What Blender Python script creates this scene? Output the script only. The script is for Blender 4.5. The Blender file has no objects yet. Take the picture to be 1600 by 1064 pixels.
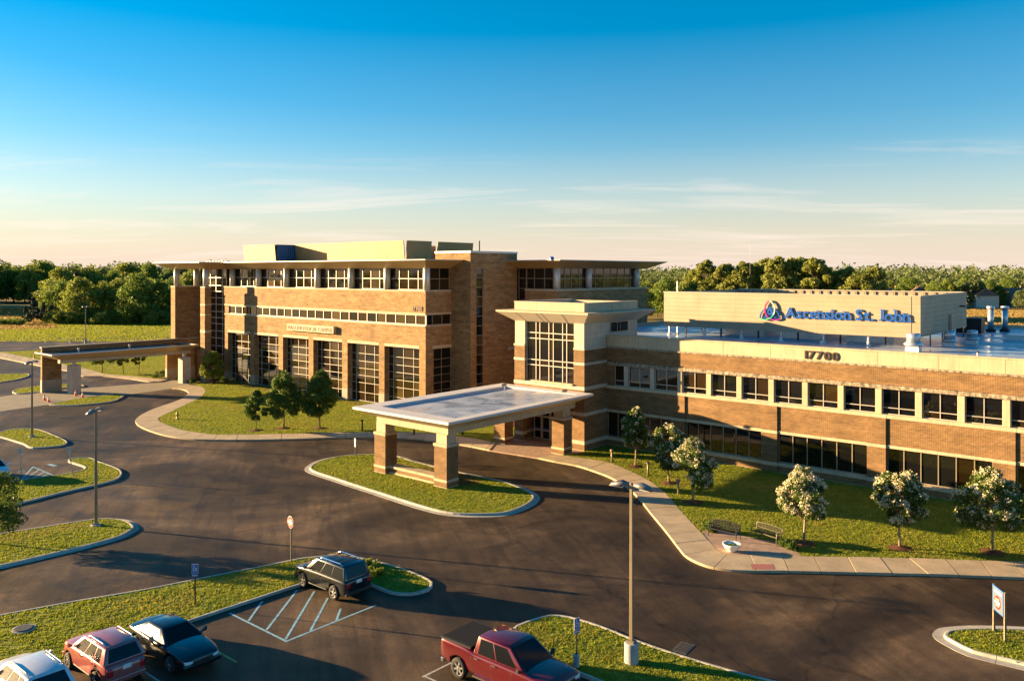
import bpy, bmesh, math, random
import numpy as np
from mathutils import Vector, Matrix
from mathutils.geometry import tessellate_polygon

random.seed(7)
SC = bpy.context.scene
COL = SC.collection
R = math.radians

# ------------------------------------------------------------------ camera
HEAD = R(40.2)          # the buildings lie along x and y; the camera looks between the two axes
cam = bpy.data.cameras.new("camera")
cam.sensor_width = 36.0
cam.lens = 36.0 * 1277.0 / 1600.0
cam.shift_y = -(532.0 - 425.0) / 1600.0
cam.clip_start = 0.5
cam.clip_end = 9000.0
cam_o = bpy.data.objects.new("camera", cam)
COL.objects.link(cam_o)
cam_o.location = (0, 0, 16.5)
cam_o.rotation_euler = (R(90), 0, HEAD)
SC.camera = cam_o

# ------------------------------------------------------------------ sky and sun
SUN_EL, SUN_AZ = R(9.0), math.atan2(-2.15, -1.0)
world = bpy.data.worlds.new("World")
SC.world = world
world.use_nodes = True
wn, wl = world.node_tree.nodes, world.node_tree.links
wn.clear()
w_out = wn.new("ShaderNodeOutputWorld")
w_bg = wn.new("ShaderNodeBackground")
w_sky = wn.new("ShaderNodeTexSky")
w_sky.sky_type = 'NISHITA'
w_sky.sun_disc = False
w_sky.sun_elevation = SUN_EL
w_sky.sun_rotation = SUN_AZ
w_sky.altitude = 200
w_sky.air_density = 1.0
w_sky.dust_density = 0.4
w_sky.ozone_density = 3.0
w_hs = wn.new("ShaderNodeHueSaturation")
w_hs.inputs['Saturation'].default_value = 1.58
w_hs.inputs['Value'].default_value = 1.0
w_hs.inputs['Hue'].default_value = 0.493
wl.new(w_sky.outputs[0], w_hs.inputs['Color'])
# thin high cirrus, drawn on a flat layer far above the ground
w_tc = wn.new("ShaderNodeTexCoord")
w_sep = wn.new("ShaderNodeSeparateXYZ")
wl.new(w_tc.outputs['Generated'], w_sep.inputs[0])
def wmath(op, a, b=None):
    n = wn.new("ShaderNodeMath"); n.operation = op
    for i, q in enumerate((a, b)):
        if q is None: continue
        if isinstance(q, (int, float)): n.inputs[i].default_value = q
        else: wl.new(q, n.inputs[i])
    return n.outputs[0]
w_z = wmath('ADD', wmath('MAXIMUM', w_sep.outputs[2], 0.0), 0.06)
w_cb = wn.new("ShaderNodeCombineXYZ")
wl.new(wmath('DIVIDE', w_sep.outputs[0], w_z), w_cb.inputs[0])
wl.new(wmath('DIVIDE', w_sep.outputs[1], w_z), w_cb.inputs[1])
w_map = wn.new("ShaderNodeMapping")
w_rot = wn.new("ShaderNodeMapping")
w_rot.inputs['Rotation'].default_value = (0, 0, -HEAD + R(6))
wl.new(w_cb.outputs[0], w_rot.inputs[0])
w_map.inputs['Scale'].default_value = (0.34, 0.8, 1)
w_map.inputs['Location'].default_value = (1.6, 5.2, 0)
wl.new(w_rot.outputs[0], w_map.inputs[0])
w_no = wn.new("ShaderNodeTexNoise")
w_no.inputs['Scale'].default_value = 1.1
w_no.inputs['Detail'].default_value = 8
w_no.inputs['Roughness'].default_value = 0.62
w_no.inputs['Distortion'].default_value = 0.6
wl.new(w_map.outputs[0], w_no.inputs['Vector'])
w_rp = wn.new("ShaderNodeValToRGB")
w_rp.color_ramp.elements[0].position = 0.5
w_rp.color_ramp.elements[1].position = 0.84
wl.new(w_no.outputs[0], w_rp.inputs[0])
w_mx = wn.new("ShaderNodeMixRGB")
w_mx.blend_type = 'MIX'
w_mx.inputs[2].default_value = (5.2, 4.3, 3.7, 1)
w_lo = wn.new("ShaderNodeValToRGB")   # the cirrus lies far off, so it thins out overhead
w_lo.color_ramp.elements[0].position = 0.1; w_lo.color_ramp.elements[0].color = (1, 1, 1, 1)
w_lo.color_ramp.elements[1].position = 0.17; w_lo.color_ramp.elements[1].color = (0, 0, 0, 1)
wl.new(w_sep.outputs[2], w_lo.inputs[0])
wl.new(wmath('MULTIPLY', wmath('MULTIPLY', w_rp.outputs[0], 0.75), w_lo.outputs[0]), w_mx.inputs[0])
# pale dusty air low over the horizon, the same in every direction
w_hz = wn.new("ShaderNodeValToRGB")
for q, (p, v) in zip([w_hz.color_ramp.elements[0], w_hz.color_ramp.elements.new(0.09), w_hz.color_ramp.elements.new(0.2), w_hz.color_ramp.elements[-1]], ((0.0, 0.96), (0.07, 0.52), (0.15, 0.17), (0.28, 0.0))):
    q.position = p; q.color = (v, v, v, 1)
wl.new(wmath('MAXIMUM', w_sep.outputs[2], 0.0), w_hz.inputs[0])
w_hm = wn.new("ShaderNodeMixRGB")
w_hm.inputs[2].default_value = (4.0, 3.2, 2.75, 1)
wl.new(w_hz.outputs[0], w_hm.inputs[0]); wl.new(w_hs.outputs[0], w_hm.inputs[1])
wl.new(w_hm.outputs[0], w_mx.inputs[1])
wl.new(w_mx.outputs[0], w_bg.inputs[0])
w_bg.inputs[1].default_value = 0.05
wl.new(w_bg.outputs[0], w_out.inputs[0])

sun = bpy.data.lights.new("sun", 'SUN')
sun.energy = 5.0
sun.angle = R(0.5)
sun.color = (1.0, 0.69, 0.34)
sun_o = bpy.data.objects.new("sun", sun)
COL.objects.link(sun_o)
sd = Vector((math.sin(SUN_AZ) * math.cos(SUN_EL), math.cos(SUN_AZ) * math.cos(SUN_EL), math.sin(SUN_EL)))
sun_o.rotation_euler = sd.to_track_quat('Z', 'Y').to_euler()
sun_o.location = sd * 300

SC.view_settings.view_transform = 'Standard'
SC.view_settings.look = 'None'
SC.view_settings.exposure = 2.25
SC.view_settings.gamma = 1.0
SC.render.engine = 'CYCLES'
SC.cycles.use_denoising = True
SC.cycles.max_bounces = 6
SC.cycles.diffuse_bounces = 3
SC.cycles.glossy_bounces = 3
SC.cycles.transmission_bounces = 2
SC.cycles.transparent_max_bounces = 6
SC.cycles.caustics_reflective = False
SC.cycles.caustics_refractive = False

# ------------------------------------------------------------------ materials
MATS = {}
class NT:
    """small helper round one material's node tree"""
    def __init__(s, name):
        s.m = bpy.data.materials.new(name); s.m.use_nodes = True
        s.n, s.l = s.m.node_tree.nodes, s.m.node_tree.links
        s.b = s.n["Principled BSDF"]
        MATS[name] = s.m
    def new(s, t, **kw):
        n = s.n.new(t)
        for k, v in kw.items(): setattr(n, k, v)
        return n
    def put(s, n, key, v):
        if v is None: return
        if hasattr(v, 'is_linked') or isinstance(v, bpy.types.NodeSocket): s.l.new(v, n.inputs[key])
        else: n.inputs[key].default_value = v
    def math(s, op, a, b=None, c=None):
        n = s.new("ShaderNodeMath", operation=op)
        s.put(n, 0, a); s.put(n, 1, b); s.put(n, 2, c)
        return n.outputs[0]
    def noise(s, scale, detail=4, rough=0.55, vec=None, dist=0.0):
        n = s.new("ShaderNodeTexNoise")
        n.inputs['Scale'].default_value = scale; n.inputs['Detail'].default_value = detail
        n.inputs['Roughness'].default_value = rough; n.inputs['Distortion'].default_value = dist
        s.put(n, 'Vector', vec if vec is not None else s.pos())
        return n.outputs[0]
    def pos(s):
        if not hasattr(s, '_p'): s._p = s.new("ShaderNodeNewGeometry")
        return s._p.outputs['Position']
    def nor(s):
        s.pos(); return s._p.outputs['True Normal']
    def ramp(s, fac, stops):
        n = s.new("ShaderNodeValToRGB")
        e = n.color_ramp.elements
        while len(e) < len(stops): e.new(0.5)
        for q, (p, c) in zip(e, stops):
            q.position = p; q.color = c if len(c) == 4 else (*c, 1)
        s.put(n, 0, fac); return n.outputs[0]
    def mix(s, fac, a, b, blend='MIX'):
        n = s.new("ShaderNodeMixRGB", blend_type=blend)
        s.put(n, 0, fac)
        s.put(n, 1, (*a, 1) if isinstance(a, tuple) and len(a) == 3 else a)
        s.put(n, 2, (*b, 1) if isinstance(b, tuple) and len(b) == 3 else b)
        return n.outputs[0]
    def bump(s, h, strength=0.3, dist=0.02):
        n = s.new("ShaderNodeBump")
        n.inputs['Strength'].default_value = strength; n.inputs['Distance'].default_value = dist
        s.put(n, 'Height', h); s.l.new(n.outputs[0], s.b.inputs['Normal'])
    def set(s, **kw):
        for k, v in kw.items(): s.put(s.b, k.replace('_', ' '), (*v, 1) if isinstance(v, tuple) and len(v) == 3 else v)
        return s
    def rnd(s):
        return s.new("ShaderNodeObjectInfo").outputs['Random']
    def wallcoord(s):
        """along-the-wall and height coordinates for upright walls that face x or y"""
        a = s.new("ShaderNodeSeparateXYZ"); s.l.new(s.pos(), a.inputs[0])
        b = s.new("ShaderNodeSeparateXYZ"); s.l.new(s.nor(), b.inputs[0])
        g = s.math('GREATER_THAN', s.math('ABSOLUTE', b.outputs[0]), s.math('ABSOLUTE', b.outputs[1]))
        u = s.math('ADD', s.math('MULTIPLY', a.outputs[1], g), s.math('MULTIPLY', a.outputs[0], s.math('SUBTRACT', 1.0, g)))
        c = s.new("ShaderNodeCombineXYZ"); s.l.new(u, c.inputs[0]); s.l.new(a.outputs[2], c.inputs[1])
        return c.outputs[0]

def plain(name, col, rough=0.6, metal=0.0, var=0.2, scale=2.0, spec=0.5, coat=0.0, bump=0.0, objvar=0.0):
    t = NT(name)
    n = t.noise(scale, 6, 0.6)
    lo = tuple(c * (1 - var) for c in col); hi = tuple(min(1, c * (1 + var)) for c in col)
    c = t.ramp(n, [(0.3, lo), (0.7, hi)])
    if objvar:
        c = t.mix(1.0, c, t.ramp(t.rnd(), [(0, (1 - objvar,) * 3), (1, (1 + objvar,) * 3)]), 'MULTIPLY')
    t.set(Base_Color=c, Roughness=rough, Metallic=metal, Specular_IOR_Level=spec, Coat_Weight=coat)
    if bump: t.bump(t.noise(scale * 6, 5, 0.7), bump, 0.02)
    return t.m

def brick(name, ca, cb, mortar, bw, bh, mott=0.35):
    t = NT(name)
    w = t.wallcoord()
    br = t.new("ShaderNodeTexBrick")
    br.offset = 0.5
    br.inputs['Scale'].default_value = 1.0
    br.inputs['Brick Width'].default_value = bw
    br.inputs['Row Height'].default_value = bh
    br.inputs['Mortar Size'].default_value = 0.011
    br.inputs['Bias'].default_value = -0.1
    br.inputs['Color1'].default_value = (*ca, 1); br.inputs['Color2'].default_value = (*cb, 1)
    br.inputs['Mortar'].default_value = (*mortar, 1)
    t.l.new(w, br.inputs['Vector'])
    mp = t.new("ShaderNodeMapping"); mp.inputs['Scale'].default_value = (0.45, 1.5, 1)
    t.l.new(w, mp.inputs[0])
    big = t.ramp(t.noise(1.3, 6, 0.65, mp.outputs[0]), [(0.3, (1 - mott,) * 3), (0.7, (1 + mott * 0.6,) * 3)])
    c = t.mix(1.0, br.outputs['Color'], big, 'MULTIPLY')
    big2 = t.ramp(t.noise(0.16, 4, 0.6), [(0.3, (0.85,) * 3), (0.75, (1.12,) * 3)])
    c = t.mix(1.0, c, big2, 'MULTIPLY')
    t.set(Base_Color=c, Roughness=0.85, Specular_IOR_Level=0.25)
    t.bump(br.outputs['Fac'], 0.5, -0.01)
    return t.m

brick('brick_tan', (0.35, 0.195, 0.073), (0.21, 0.108, 0.04), (0.38, 0.27, 0.155), 0.40, 0.10, 0.46)
brick('brick_brown', (0.205, 0.1, 0.042), (0.098, 0.045, 0.02), (0.38, 0.25, 0.12), 0.30, 0.085, 0.34)

def stone(name, col, var=0.14):
    t = NT(name)
    c = t.ramp(t.noise(0.7, 8, 0.65), [(0.3, tuple(q * (1 - var) for q in col)), (0.7, tuple(q * (1 + var) for q in col))])
    # rain streaks: long thin marks running down the face
    mp = t.new("ShaderNodeMapping"); mp.inputs['Scale'].default_value = (3.0, 0.25, 1); t.l.new(t.wallcoord(), mp.inputs[0])
    st = t.ramp(t.noise(1.6, 5, 0.7, mp.outputs[0]), [(0.42, (0.86,) * 3), (0.6, (1.0,) * 3)])
    c = t.mix(1.0, c, st, 'MULTIPLY')
    t.set(Base_Color=c, Roughness=0.75, Specular_IOR_Level=0.3)
    t.bump(t.noise(40, 3), 0.15, 0.01)
    return t.m
stone('limestone', (0.52, 0.41, 0.27))
stone('limestone_pale', (0.54, 0.45, 0.34))
stone('stone_base', (0.36, 0.3, 0.22))

def stained(name, col):
    t = NT(name)
    mp = t.new("ShaderNodeMapping"); mp.inputs['Scale'].default_value = (2.2, 1.2, 1); t.l.new(t.wallcoord(), mp.inputs[0])
    f = t.noise(1.5, 8, 0.75, mp.outputs[0])
    c = t.ramp(f, [(0.36, (0.05, 0.043, 0.035)), (0.47, (0.2, 0.16, 0.11)), (0.62, col)])
    t.set(Base_Color=c, Roughness=0.85)
    return t.m
stained('limestone_stained', (0.5, 0.4, 0.28))

def concrete(name, col, var=0.18, scale=0.8):
    t = NT(name)
    a = t.ramp(t.noise(scale, 8, 0.62), [(0.3, tuple(q * (1 - var) for q in col)), (0.7, tuple(q * (1 + var) for q in col))])
    b = t.ramp(t.noise(scale * 9, 5, 0.7), [(0.35, (0.86,) * 3), (0.65, (1.07,) * 3)])
    c = t.mix(1.0, a, b, 'MULTIPLY')
    c = t.mix(1.0, c, t.ramp(t.rnd(), [(0, (0.9,) * 3), (1, (1.06,) * 3)]), 'MULTIPLY')
    t.set(Base_Color=c, Roughness=0.85, Specular_IOR_Level=0.3)
    t.bump(t.noise(30, 4), 0.2, 0.01)
    return t.m
concrete('concrete', (0.47, 0.36, 0.23))
concrete('concrete_kerb', (0.47, 0.43, 0.36))
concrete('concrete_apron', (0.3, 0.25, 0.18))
concrete('concrete_grey', (0.42, 0.41, 0.39))

def asphalt():
    t = NT('asphalt')
    f1 = t.noise(0.055, 7, 0.62, dist=1.2)
    f2 = t.noise(0.35, 8, 0.7, dist=0.8)
    f3 = t.noise(9, 6, 0.75)
    c = t.ramp(f1, [(0.33, (0.017, 0.0106, 0.0058)), (0.5, (0.056, 0.036, 0.0205)), (0.66, (0.15, 0.098, 0.055))])
    c = t.mix(1.0, c, t.ramp(f2, [(0.28, (0.5,) * 3), (0.5, (1.0,) * 3), (0.72, (1.6, 1.52, 1.42))]), 'MULTIPLY')
    c = t.mix(1.0, c, t.ramp(f3, [(0.3, (0.7,) * 3), (0.7, (1.3,) * 3)]), 'MULTIPLY')
    mp = t.new("ShaderNodeMapping"); mp.inputs['Rotation'].default_value = (0, 0, R(35)); t.l.new(t.pos(), mp.inputs[0])
    mq = t.new("ShaderNodeMapping"); mq.inputs['Scale'].default_value = (0.09, 0.9, 1); t.l.new(mp.outputs[0], mq.inputs[0])
    c = t.mix(1.0, c, t.ramp(t.noise(0.9, 6, 0.65, mq.outputs[0], 1.5), [(0.35, (0.68,) * 3), (0.5, (1.0,) * 3), (0.68, (1.3, 1.27, 1.22))]), 'MULTIPLY')
    v = t.new("ShaderNodeTexVoronoi", feature='DISTANCE_TO_EDGE')
    v.inputs['Scale'].default_value = 0.045
    wob = t.new("ShaderNodeTexNoise"); wob.inputs['Scale'].default_value = 0.4; wob.inputs['Detail'].default_value = 4
    t.l.new(t.pos(), wob.inputs['Vector'])
    add = t.new("ShaderNodeVectorMath", operation='MULTIPLY_ADD')
    t.l.new(wob.outputs['Color'], add.inputs[0]); add.inputs[1].default_value = (2.5, 2.5, 0); t.l.new(t.pos(), add.inputs[2])
    t.l.new(add.outputs[0], v.inputs['Vector'])
    crack = t.ramp(v.outputs['Distance'], [(0.0, (0.55,) * 3), (0.001, (1.0,) * 3)])
    c = t.mix(1.0, c, crack, 'MULTIPLY')
    t.set(Base_Color=c, Roughness=t.ramp(f2, [(0.3, (0.5,) * 3), (0.7, (0.75,) * 3)]), Specular_IOR_Level=0.22)
    t.bump(t.noise(22, 6, 0.8), 0.8, 0.02)
    return t.m
asphalt()

def turf(name, a, b, c3):
    t = NT(name)
    f = t.noise(0.12, 6, 0.6)
    g = t.noise(1.4, 6, 0.7)
    c = t.ramp(f, [(0.3, a), (0.55, b), (0.75, c3)])
    c = t.mix(1.0, c, t.ramp(g, [(0.3, (0.7,) * 3), (0.7, (1.25,) * 3)]), 'MULTIPLY')
    t.set(Base_Color=c, Roughness=0.9, Specular_IOR_Level=0.15)
    t.bump(t.noise(3.0, 6, 0.75), 0.8, 0.12)
    return t.m
turf('soil_green', (0.12, 0.155, 0.014), (0.18, 0.2, 0.02), (0.25, 0.22, 0.03))
turf('field', (0.17, 0.14, 0.05), (0.28, 0.2, 0.07), (0.36, 0.25, 0.09))
turf('mulch', (0.08, 0.035, 0.018), (0.13, 0.06, 0.03), (0.17, 0.085, 0.045))

def blade(name, a, b, trans=0.35, dry=None):
    t = NT(name)
    f = t.noise(0.5, 5, 0.7)
    c = t.ramp(f, [(0.32, a), (0.68, b)])
    if dry: c = t.mix(t.ramp(t.noise(0.22, 7, 0.7, dist=0.5), [(0.5, (0,) * 3), (0.72, (0.8,) * 3)]), c, dry)
    c = t.mix(1.0, c, t.ramp(t.noise(12, 3), [(0.3, (0.75,) * 3), (0.7, (1.25,) * 3)]), 'MULTIPLY')
    t.set(Base_Color=c, Roughness=0.6, Specular_IOR_Level=0.25)
    tr = t.new("ShaderNodeBsdfTranslucent"); t.l.new(c, tr.inputs[0])
    mx = t.new("ShaderNodeMixShader"); mx.inputs[0].default_value = trans
    o = t.n["Material Output"]
    t.l.new(t.b.outputs[0], mx.inputs[1]); t.l.new(tr.outputs[0], mx.inputs[2]); t.l.new(mx.outputs[0], o.inputs[0])
    return t.m
blade('grass_blade', (0.17, 0.225, 0.015), (0.33, 0.335, 0.026), 0.45, (0.36, 0.27, 0.06))
blade('grass_dry', (0.3, 0.21, 0.06), (0.42, 0.28, 0.09))
def leaves(name, a, b, trans=0.3, objvar=0.35):
    m = blade(name, a, b, trans)
    return m
leaves('leaf_ornamental', (0.06, 0.105, 0.016), (0.14, 0.2, 0.03), 0.35)
leaves('leaf_lime', (0.15, 0.2, 0.022), (0.25, 0.27, 0.035))
leaves('leaf_oak', (0.1, 0.16, 0.025), (0.22, 0.28, 0.045), 0.4)
leaves('leaf_maple', (0.14, 0.19, 0.028), (0.29, 0.31, 0.05), 0.4)
leaves('leaf_poplar', (0.17, 0.2, 0.035), (0.32, 0.32, 0.065), 0.4)
leaves('leaf_spruce', (0.022, 0.042, 0.03), (0.05, 0.075, 0.045), 0.1)
leaves('leaf_far', (0.085, 0.12, 0.04), (0.17, 0.2, 0.06))
leaves('blossom', (0.72, 0.6, 0.36), (0.88, 0.8, 0.56), 0.25)
plain('bark', (0.13, 0.09, 0.06), 0.9, var=0.4, scale=8)
plain('bark_pale', (0.28, 0.2, 0.12), 0.9, var=0.35, scale=8)

def glass(name, col, rough=0.03, ior=1.65):
    t = NT(name)
    c = t.mix(1.0, col, t.ramp(t.rnd(), [(0, (0.5,) * 3), (1, (1.5,) * 3)]), 'MULTIPLY')
    t.set(Base_Color=c, Roughness=rough, IOR=ior, Specular_IOR_Level=0.5 if ior > 1.62 else 0.32)
    t.bump(t.noise(0.6, 2), 0.03, 0.05)
    return t.m
glass('glass_dark', (0.006, 0.006, 0.006))
glass('glass_bronze', (0.022, 0.013, 0.005))
glass('glass_blind', (0.05, 0.033, 0.014), 0.06)
glass('glass_car', (0.005, 0.006, 0.008), 0.13, 1.5)
plain('aluminium', (0.46, 0.42, 0.36), 0.45, 0.2, 0.06)
plain('metal_panel', (0.56, 0.55, 0.52), 0.42, 0.25, 0.05)
plain('bronze_frame', (0.3, 0.24, 0.16), 0.5, 0.3, 0.08)
plain('soffit', (0.40, 0.29, 0.15), 0.5, 0.15, 0.08, 0.4)
plain('soffit_pale', (0.56, 0.47, 0.34), 0.6, 0.0, 0.07, 0.4)
plain('fascia', (0.4, 0.36, 0.31), 0.45, 0.15, 0.05)
plain('roof_edge', (0.62, 0.58, 0.55), 0.6, 0.0, 0.1, 0.5)
plain('louvre_shade_blue', (0.03, 0.14, 0.32), 0.45, 0.2, 0.1)  # blue cast of the shaded side is put into the louvre colour
plain('dark_metal', (0.03, 0.03, 0.032), 0.45, 0.4, 0.15)
plain('galvanised', (0.55, 0.57, 0.6), 0.35, 0.7, 0.12, 4)
plain('bench_olive', (0.1, 0.09, 0.045), 0.5, 0.3, 0.1)
plain('pole_tan', (0.27, 0.21, 0.13), 0.5, 0.2, 0.1)
plain('lamp_head', (0.2, 0.18, 0.17), 0.4, 0.3, 0.1)
plain('black', (0.008, 0.008, 0.009), 0.6, 0, 0.1)
plain('tyre', (0.018, 0.017, 0.016), 0.85, 0, 0.25, 9)
plain('alloy', (0.62, 0.62, 0.63), 0.25, 0.9, 0.05)
plain('chrome', (0.75, 0.75, 0.76), 0.08, 1.0, 0.02)
plain('paint_white_line', (0.42, 0.4, 0.36), 0.8, 0, 0.45, 5)
plain('paint_blue_line', (0.22, 0.42, 0.52), 0.8, 0, 0.4, 4)
plain('paint_yellow_line', (0.5, 0.37, 0.08), 0.8, 0, 0.45, 5)
plain('sign_red', (0.6, 0.03, 0.025), 0.4, 0, 0.05)
plain('sign_white', (0.78, 0.76, 0.72), 0.4, 0, 0.04)
plain('sign_blue', (0.03, 0.16, 0.5), 0.4, 0, 0.05)
plain('letter_blue', (0.01, 0.09, 0.4), 0.35, 0, 0.04)
plain('letter_side', (0.02, 0.02, 0.03), 0.5, 0, 0.04)
plain('number_brown', (0.09, 0.06, 0.04), 0.4, 0.4, 0.1)
plain('strand_pink', (0.7, 0.03, 0.17), 0.35, 0, 0.03)
plain('strand_green', (0.5, 0.8, 0.6), 0.35, 0, 0.03)
plain('strand_teal', (0.02, 0.45, 0.3), 0.35, 0, 0.03)
plain('strand_purple', (0.3, 0.03, 0.35), 0.35, 0, 0.03)
plain('cone_orange', (0.75, 0.09, 0.03), 0.5, 0, 0.08)
plain('hydrant_yellow', (0.62, 0.42, 0.06), 0.45, 0, 0.1)
plain('paver', (0.36, 0.24, 0.17), 0.85, 0, 0.3, 3, bump=0.3)
plain('tactile_red', (0.36, 0.13, 0.11), 0.8, 0, 0.2, 6)
plain('cast_iron', (0.12, 0.11, 0.1), 0.6, 0.5, 0.3, 6)
plain('roof_shingle', (0.17, 0.1, 0.065), 0.9, 0, 0.2, 1.5)
plain('house_brick', (0.3, 0.17, 0.11), 0.9, 0, 0.2, 2)
plain('house_siding', (0.6, 0.55, 0.47), 0.8, 0, 0.08, 2)
plain('light_lens', (0.75, 0.76, 0.78), 0.15, 0.1, 0.03)
plain('tail_lens', (0.45, 0.012, 0.015), 0.15, 0.0, 0.05, coat=0.6)
plain('rubber_trim', (0.02, 0.02, 0.021), 0.6, 0, 0.1)

def carpaint(name, col, metal=0.3, rough=0.28):
    t = NT(name)
    d = t.ramp(t.noise(3, 6, 0.7), [(0.3, tuple(q * 0.9 for q in col)), (0.7, tuple(q * 1.08 for q in col))])
    t.set(Base_Color=d, Metallic=metal, Roughness=rough, Coat_Weight=1.0, Coat_Roughness=0.06)
    return t.m
carpaint('paint_grey', (0.008, 0.0095, 0.013))
carpaint('paint_black', (0.008, 0.009, 0.012))
carpaint('paint_red', (0.11, 0.002, 0.007))
carpaint('paint_red_glare', (0.42, 0.12, 0.11))  # red car paint, sun glare put into the colour as a paler pink
carpaint('paint_white', (0.62, 0.62, 0.64), 0.1)
carpaint('paint_silver_blue', (0.2, 0.27, 0.36))
plain('bed_cover', (0.008, 0.008, 0.009), 0.75, 0, 0.15, 6, spec=0.25)

def ribbed(name, col, pitch, horizontal=False, rough=0.45, metal=0.25, depth=0.03):
    t = NT(name)
    s = t.new("ShaderNodeSeparateXYZ"); t.l.new(t.wallcoord(), s.inputs[0])
    u = s.outputs[1 if horizontal else 0]
    f = t.math('ABSOLUTE', t.math('SUBTRACT', t.math('MULTIPLY', t.math('FRACT', t.math('MULTIPLY', u, 1.0 / pitch)), 2.0), 1.0))
    h = t.ramp(f, [(0.25, (0,) * 3), (0.45, (1,) * 3)])
    n = t.ramp(t.noise(0.5, 6, 0.65), [(0.3, tuple(q * 0.86 for q in col)), (0.7, tuple(q * 1.12 for q in col))])
    t.set(Base_Color=n, Roughness=rough, Metallic=metal)
    t.bump(h, 0.8, depth)
    return t.m
ribbed('screen_metal', (0.4, 0.235, 0.085), 0.45, metal=0.0, rough=0.55)
ribbed('screen_tan', (0.36, 0.285, 0.185), 0.42, True, 0.55, 0.05, 0.012)

def membrane():
    t = NT('membrane')
    f = t.noise(0.35, 7, 0.65, dist=0.6)
    c = t.ramp(f, [(0.3, (0.16, 0.22, 0.33)), (0.5, (0.32, 0.38, 0.48)), (0.72, (0.5, 0.5, 0.51))])  # white roofing; the blue sky reflected in it is painted into the base colour
    sp = t.ramp(t.noise(1.1, 5, 0.7), [(0.63, (1.0,) * 3), (0.75, (0.45, 0.36, 0.3))])
    c = t.mix(1.0, c, sp, 'MULTIPLY')
    t.set(Base_Color=c, Roughness=t.ramp(f, [(0.35, (0.12,) * 3), (0.6, (0.5,) * 3)]), Specular_IOR_Level=0.5)
    t.bump(t.noise(1.5, 4), 0.12, 0.03)
    return t.m
membrane()

# ------------------------------------------------------------------ mesh helpers
class MB:
    """collects shapes; build() links them as one mesh object"""
    def __init__(s): s.v = []; s.f = []
    def add(s, vs, fs):
        o = len(s.v); s.v += [tuple(p) for p in vs]; s.f += [tuple(i + o for i in q) for q in fs]; return s
    def box(s, x0, y0, z0, x1, y1, z1):
        return s.hexa([(x0, y0, z0), (x1, y0, z0), (x1, y1, z0), (x0, y1, z0)], [(x0, y0, z1), (x1, y0, z1), (x1, y1, z1), (x0, y1, z1)])
    def hexa(s, lo, hi):
        n = len(lo)
        fs = [tuple(reversed(range(n))), tuple(range(n, 2 * n))] + [(i, (i + 1) % n, n + (i + 1) % n, n + i) for i in range(n)]
        return s.add(list(lo) + list(hi), fs)
    def prism(s, pts, z0, z1): return s.hexa([(x, y, z0) for x, y in pts], [(x, y, z1) for x, y in pts])
    def quad(s, *p): return s.add(p, [tuple(range(len(p)))])
    def tube(s, p0, p1, r0, r1=None, n=8, caps=True):
        p0, p1 = Vector(p0), Vector(p1); r1 = r0 if r1 is None else r1
        q = (p1 - p0).to_track_quat('Z', 'Y')
        a = [p0 + q @ Vector((r0 * math.cos(2 * math.pi * i / n), r0 * math.sin(2 * math.pi * i / n), 0)) for i in range(n)]
        b = [p1 + q @ Vector((r1 * math.cos(2 * math.pi * i / n), r1 * math.sin(2 * math.pi * i / n), 0)) for i in range(n)]
        fs = [(i, (i + 1) % n, n + (i + 1) % n, n + i) for i in range(n)]
        if caps: fs += [tuple(reversed(range(n))), tuple(range(n, 2 * n))]
        return s.add(a + b, fs)
    def path(s, pts, rs, n=6):
        """one continuous tube along a bent line"""
        pts = [Vector(p) for p in pts]; ring = []
        for k, p in enumerate(pts):
            d = (pts[min(k + 1, len(pts) - 1)] - pts[max(k - 1, 0)])
            q = d.to_track_quat('Z', 'Y')
            ring += [p + q @ Vector((rs[k] * math.cos(2 * math.pi * i / n), rs[k] * math.sin(2 * math.pi * i / n), 0)) for i in range(n)]
        fs = [(k * n + i, k * n + (i + 1) % n, (k + 1) * n + (i + 1) % n, (k + 1) * n + i) for k in range(len(pts) - 1) for i in range(n)]
        fs += [tuple(reversed(range(n))), tuple(range((len(pts) - 1) * n, len(pts) * n))]
        return s.add(ring, fs)
    def lathe(s, prof, cx=0, cy=0, n=20, axis='z', caps=True):
        """prof: (radius, height) pairs"""
        vs = []
        for r, z in prof:
            for i in range(n):
                a = 2 * math.pi * i / n; c, d = r * math.cos(a), r * math.sin(a)
                vs.append((cx + c, cy + d, z) if axis == 'z' else (cx + c, z, cy + d))
        m = len(prof)
        fs = [(k * n + i, k * n + (i + 1) % n, (k + 1) * n + (i + 1) % n, (k + 1) * n + i) for k in range(m - 1) for i in range(n)]
        if caps: fs += [tuple(reversed(range(n))), tuple(range((m - 1) * n, m * n))]
        return s.add(vs, fs)
    def mesh(s, name, mat, smooth=False, off=(0, 0, 0), fix=True):
        me = bpy.data.meshes.new(name)
        me.from_pydata([(x - off[0], y - off[1], z - off[2]) for x, y, z in s.v], [], s.f)
        if fix:
            bm = bmesh.new(); bm.from_mesh(me); bmesh.ops.recalc_face_normals(bm, faces=bm.faces); bm.to_mesh(me); bm.free()
        if mat: me.materials.append(MATS[mat])
        if smooth: me.polygons.foreach_set('use_smooth', [True] * len(me.polygons))
        return me
    def build(s, name, mat, parent=None, smooth=False, off=(0, 0, 0), fix=True):
        return link(name, s.mesh(name, mat, smooth, off, fix), parent)

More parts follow.
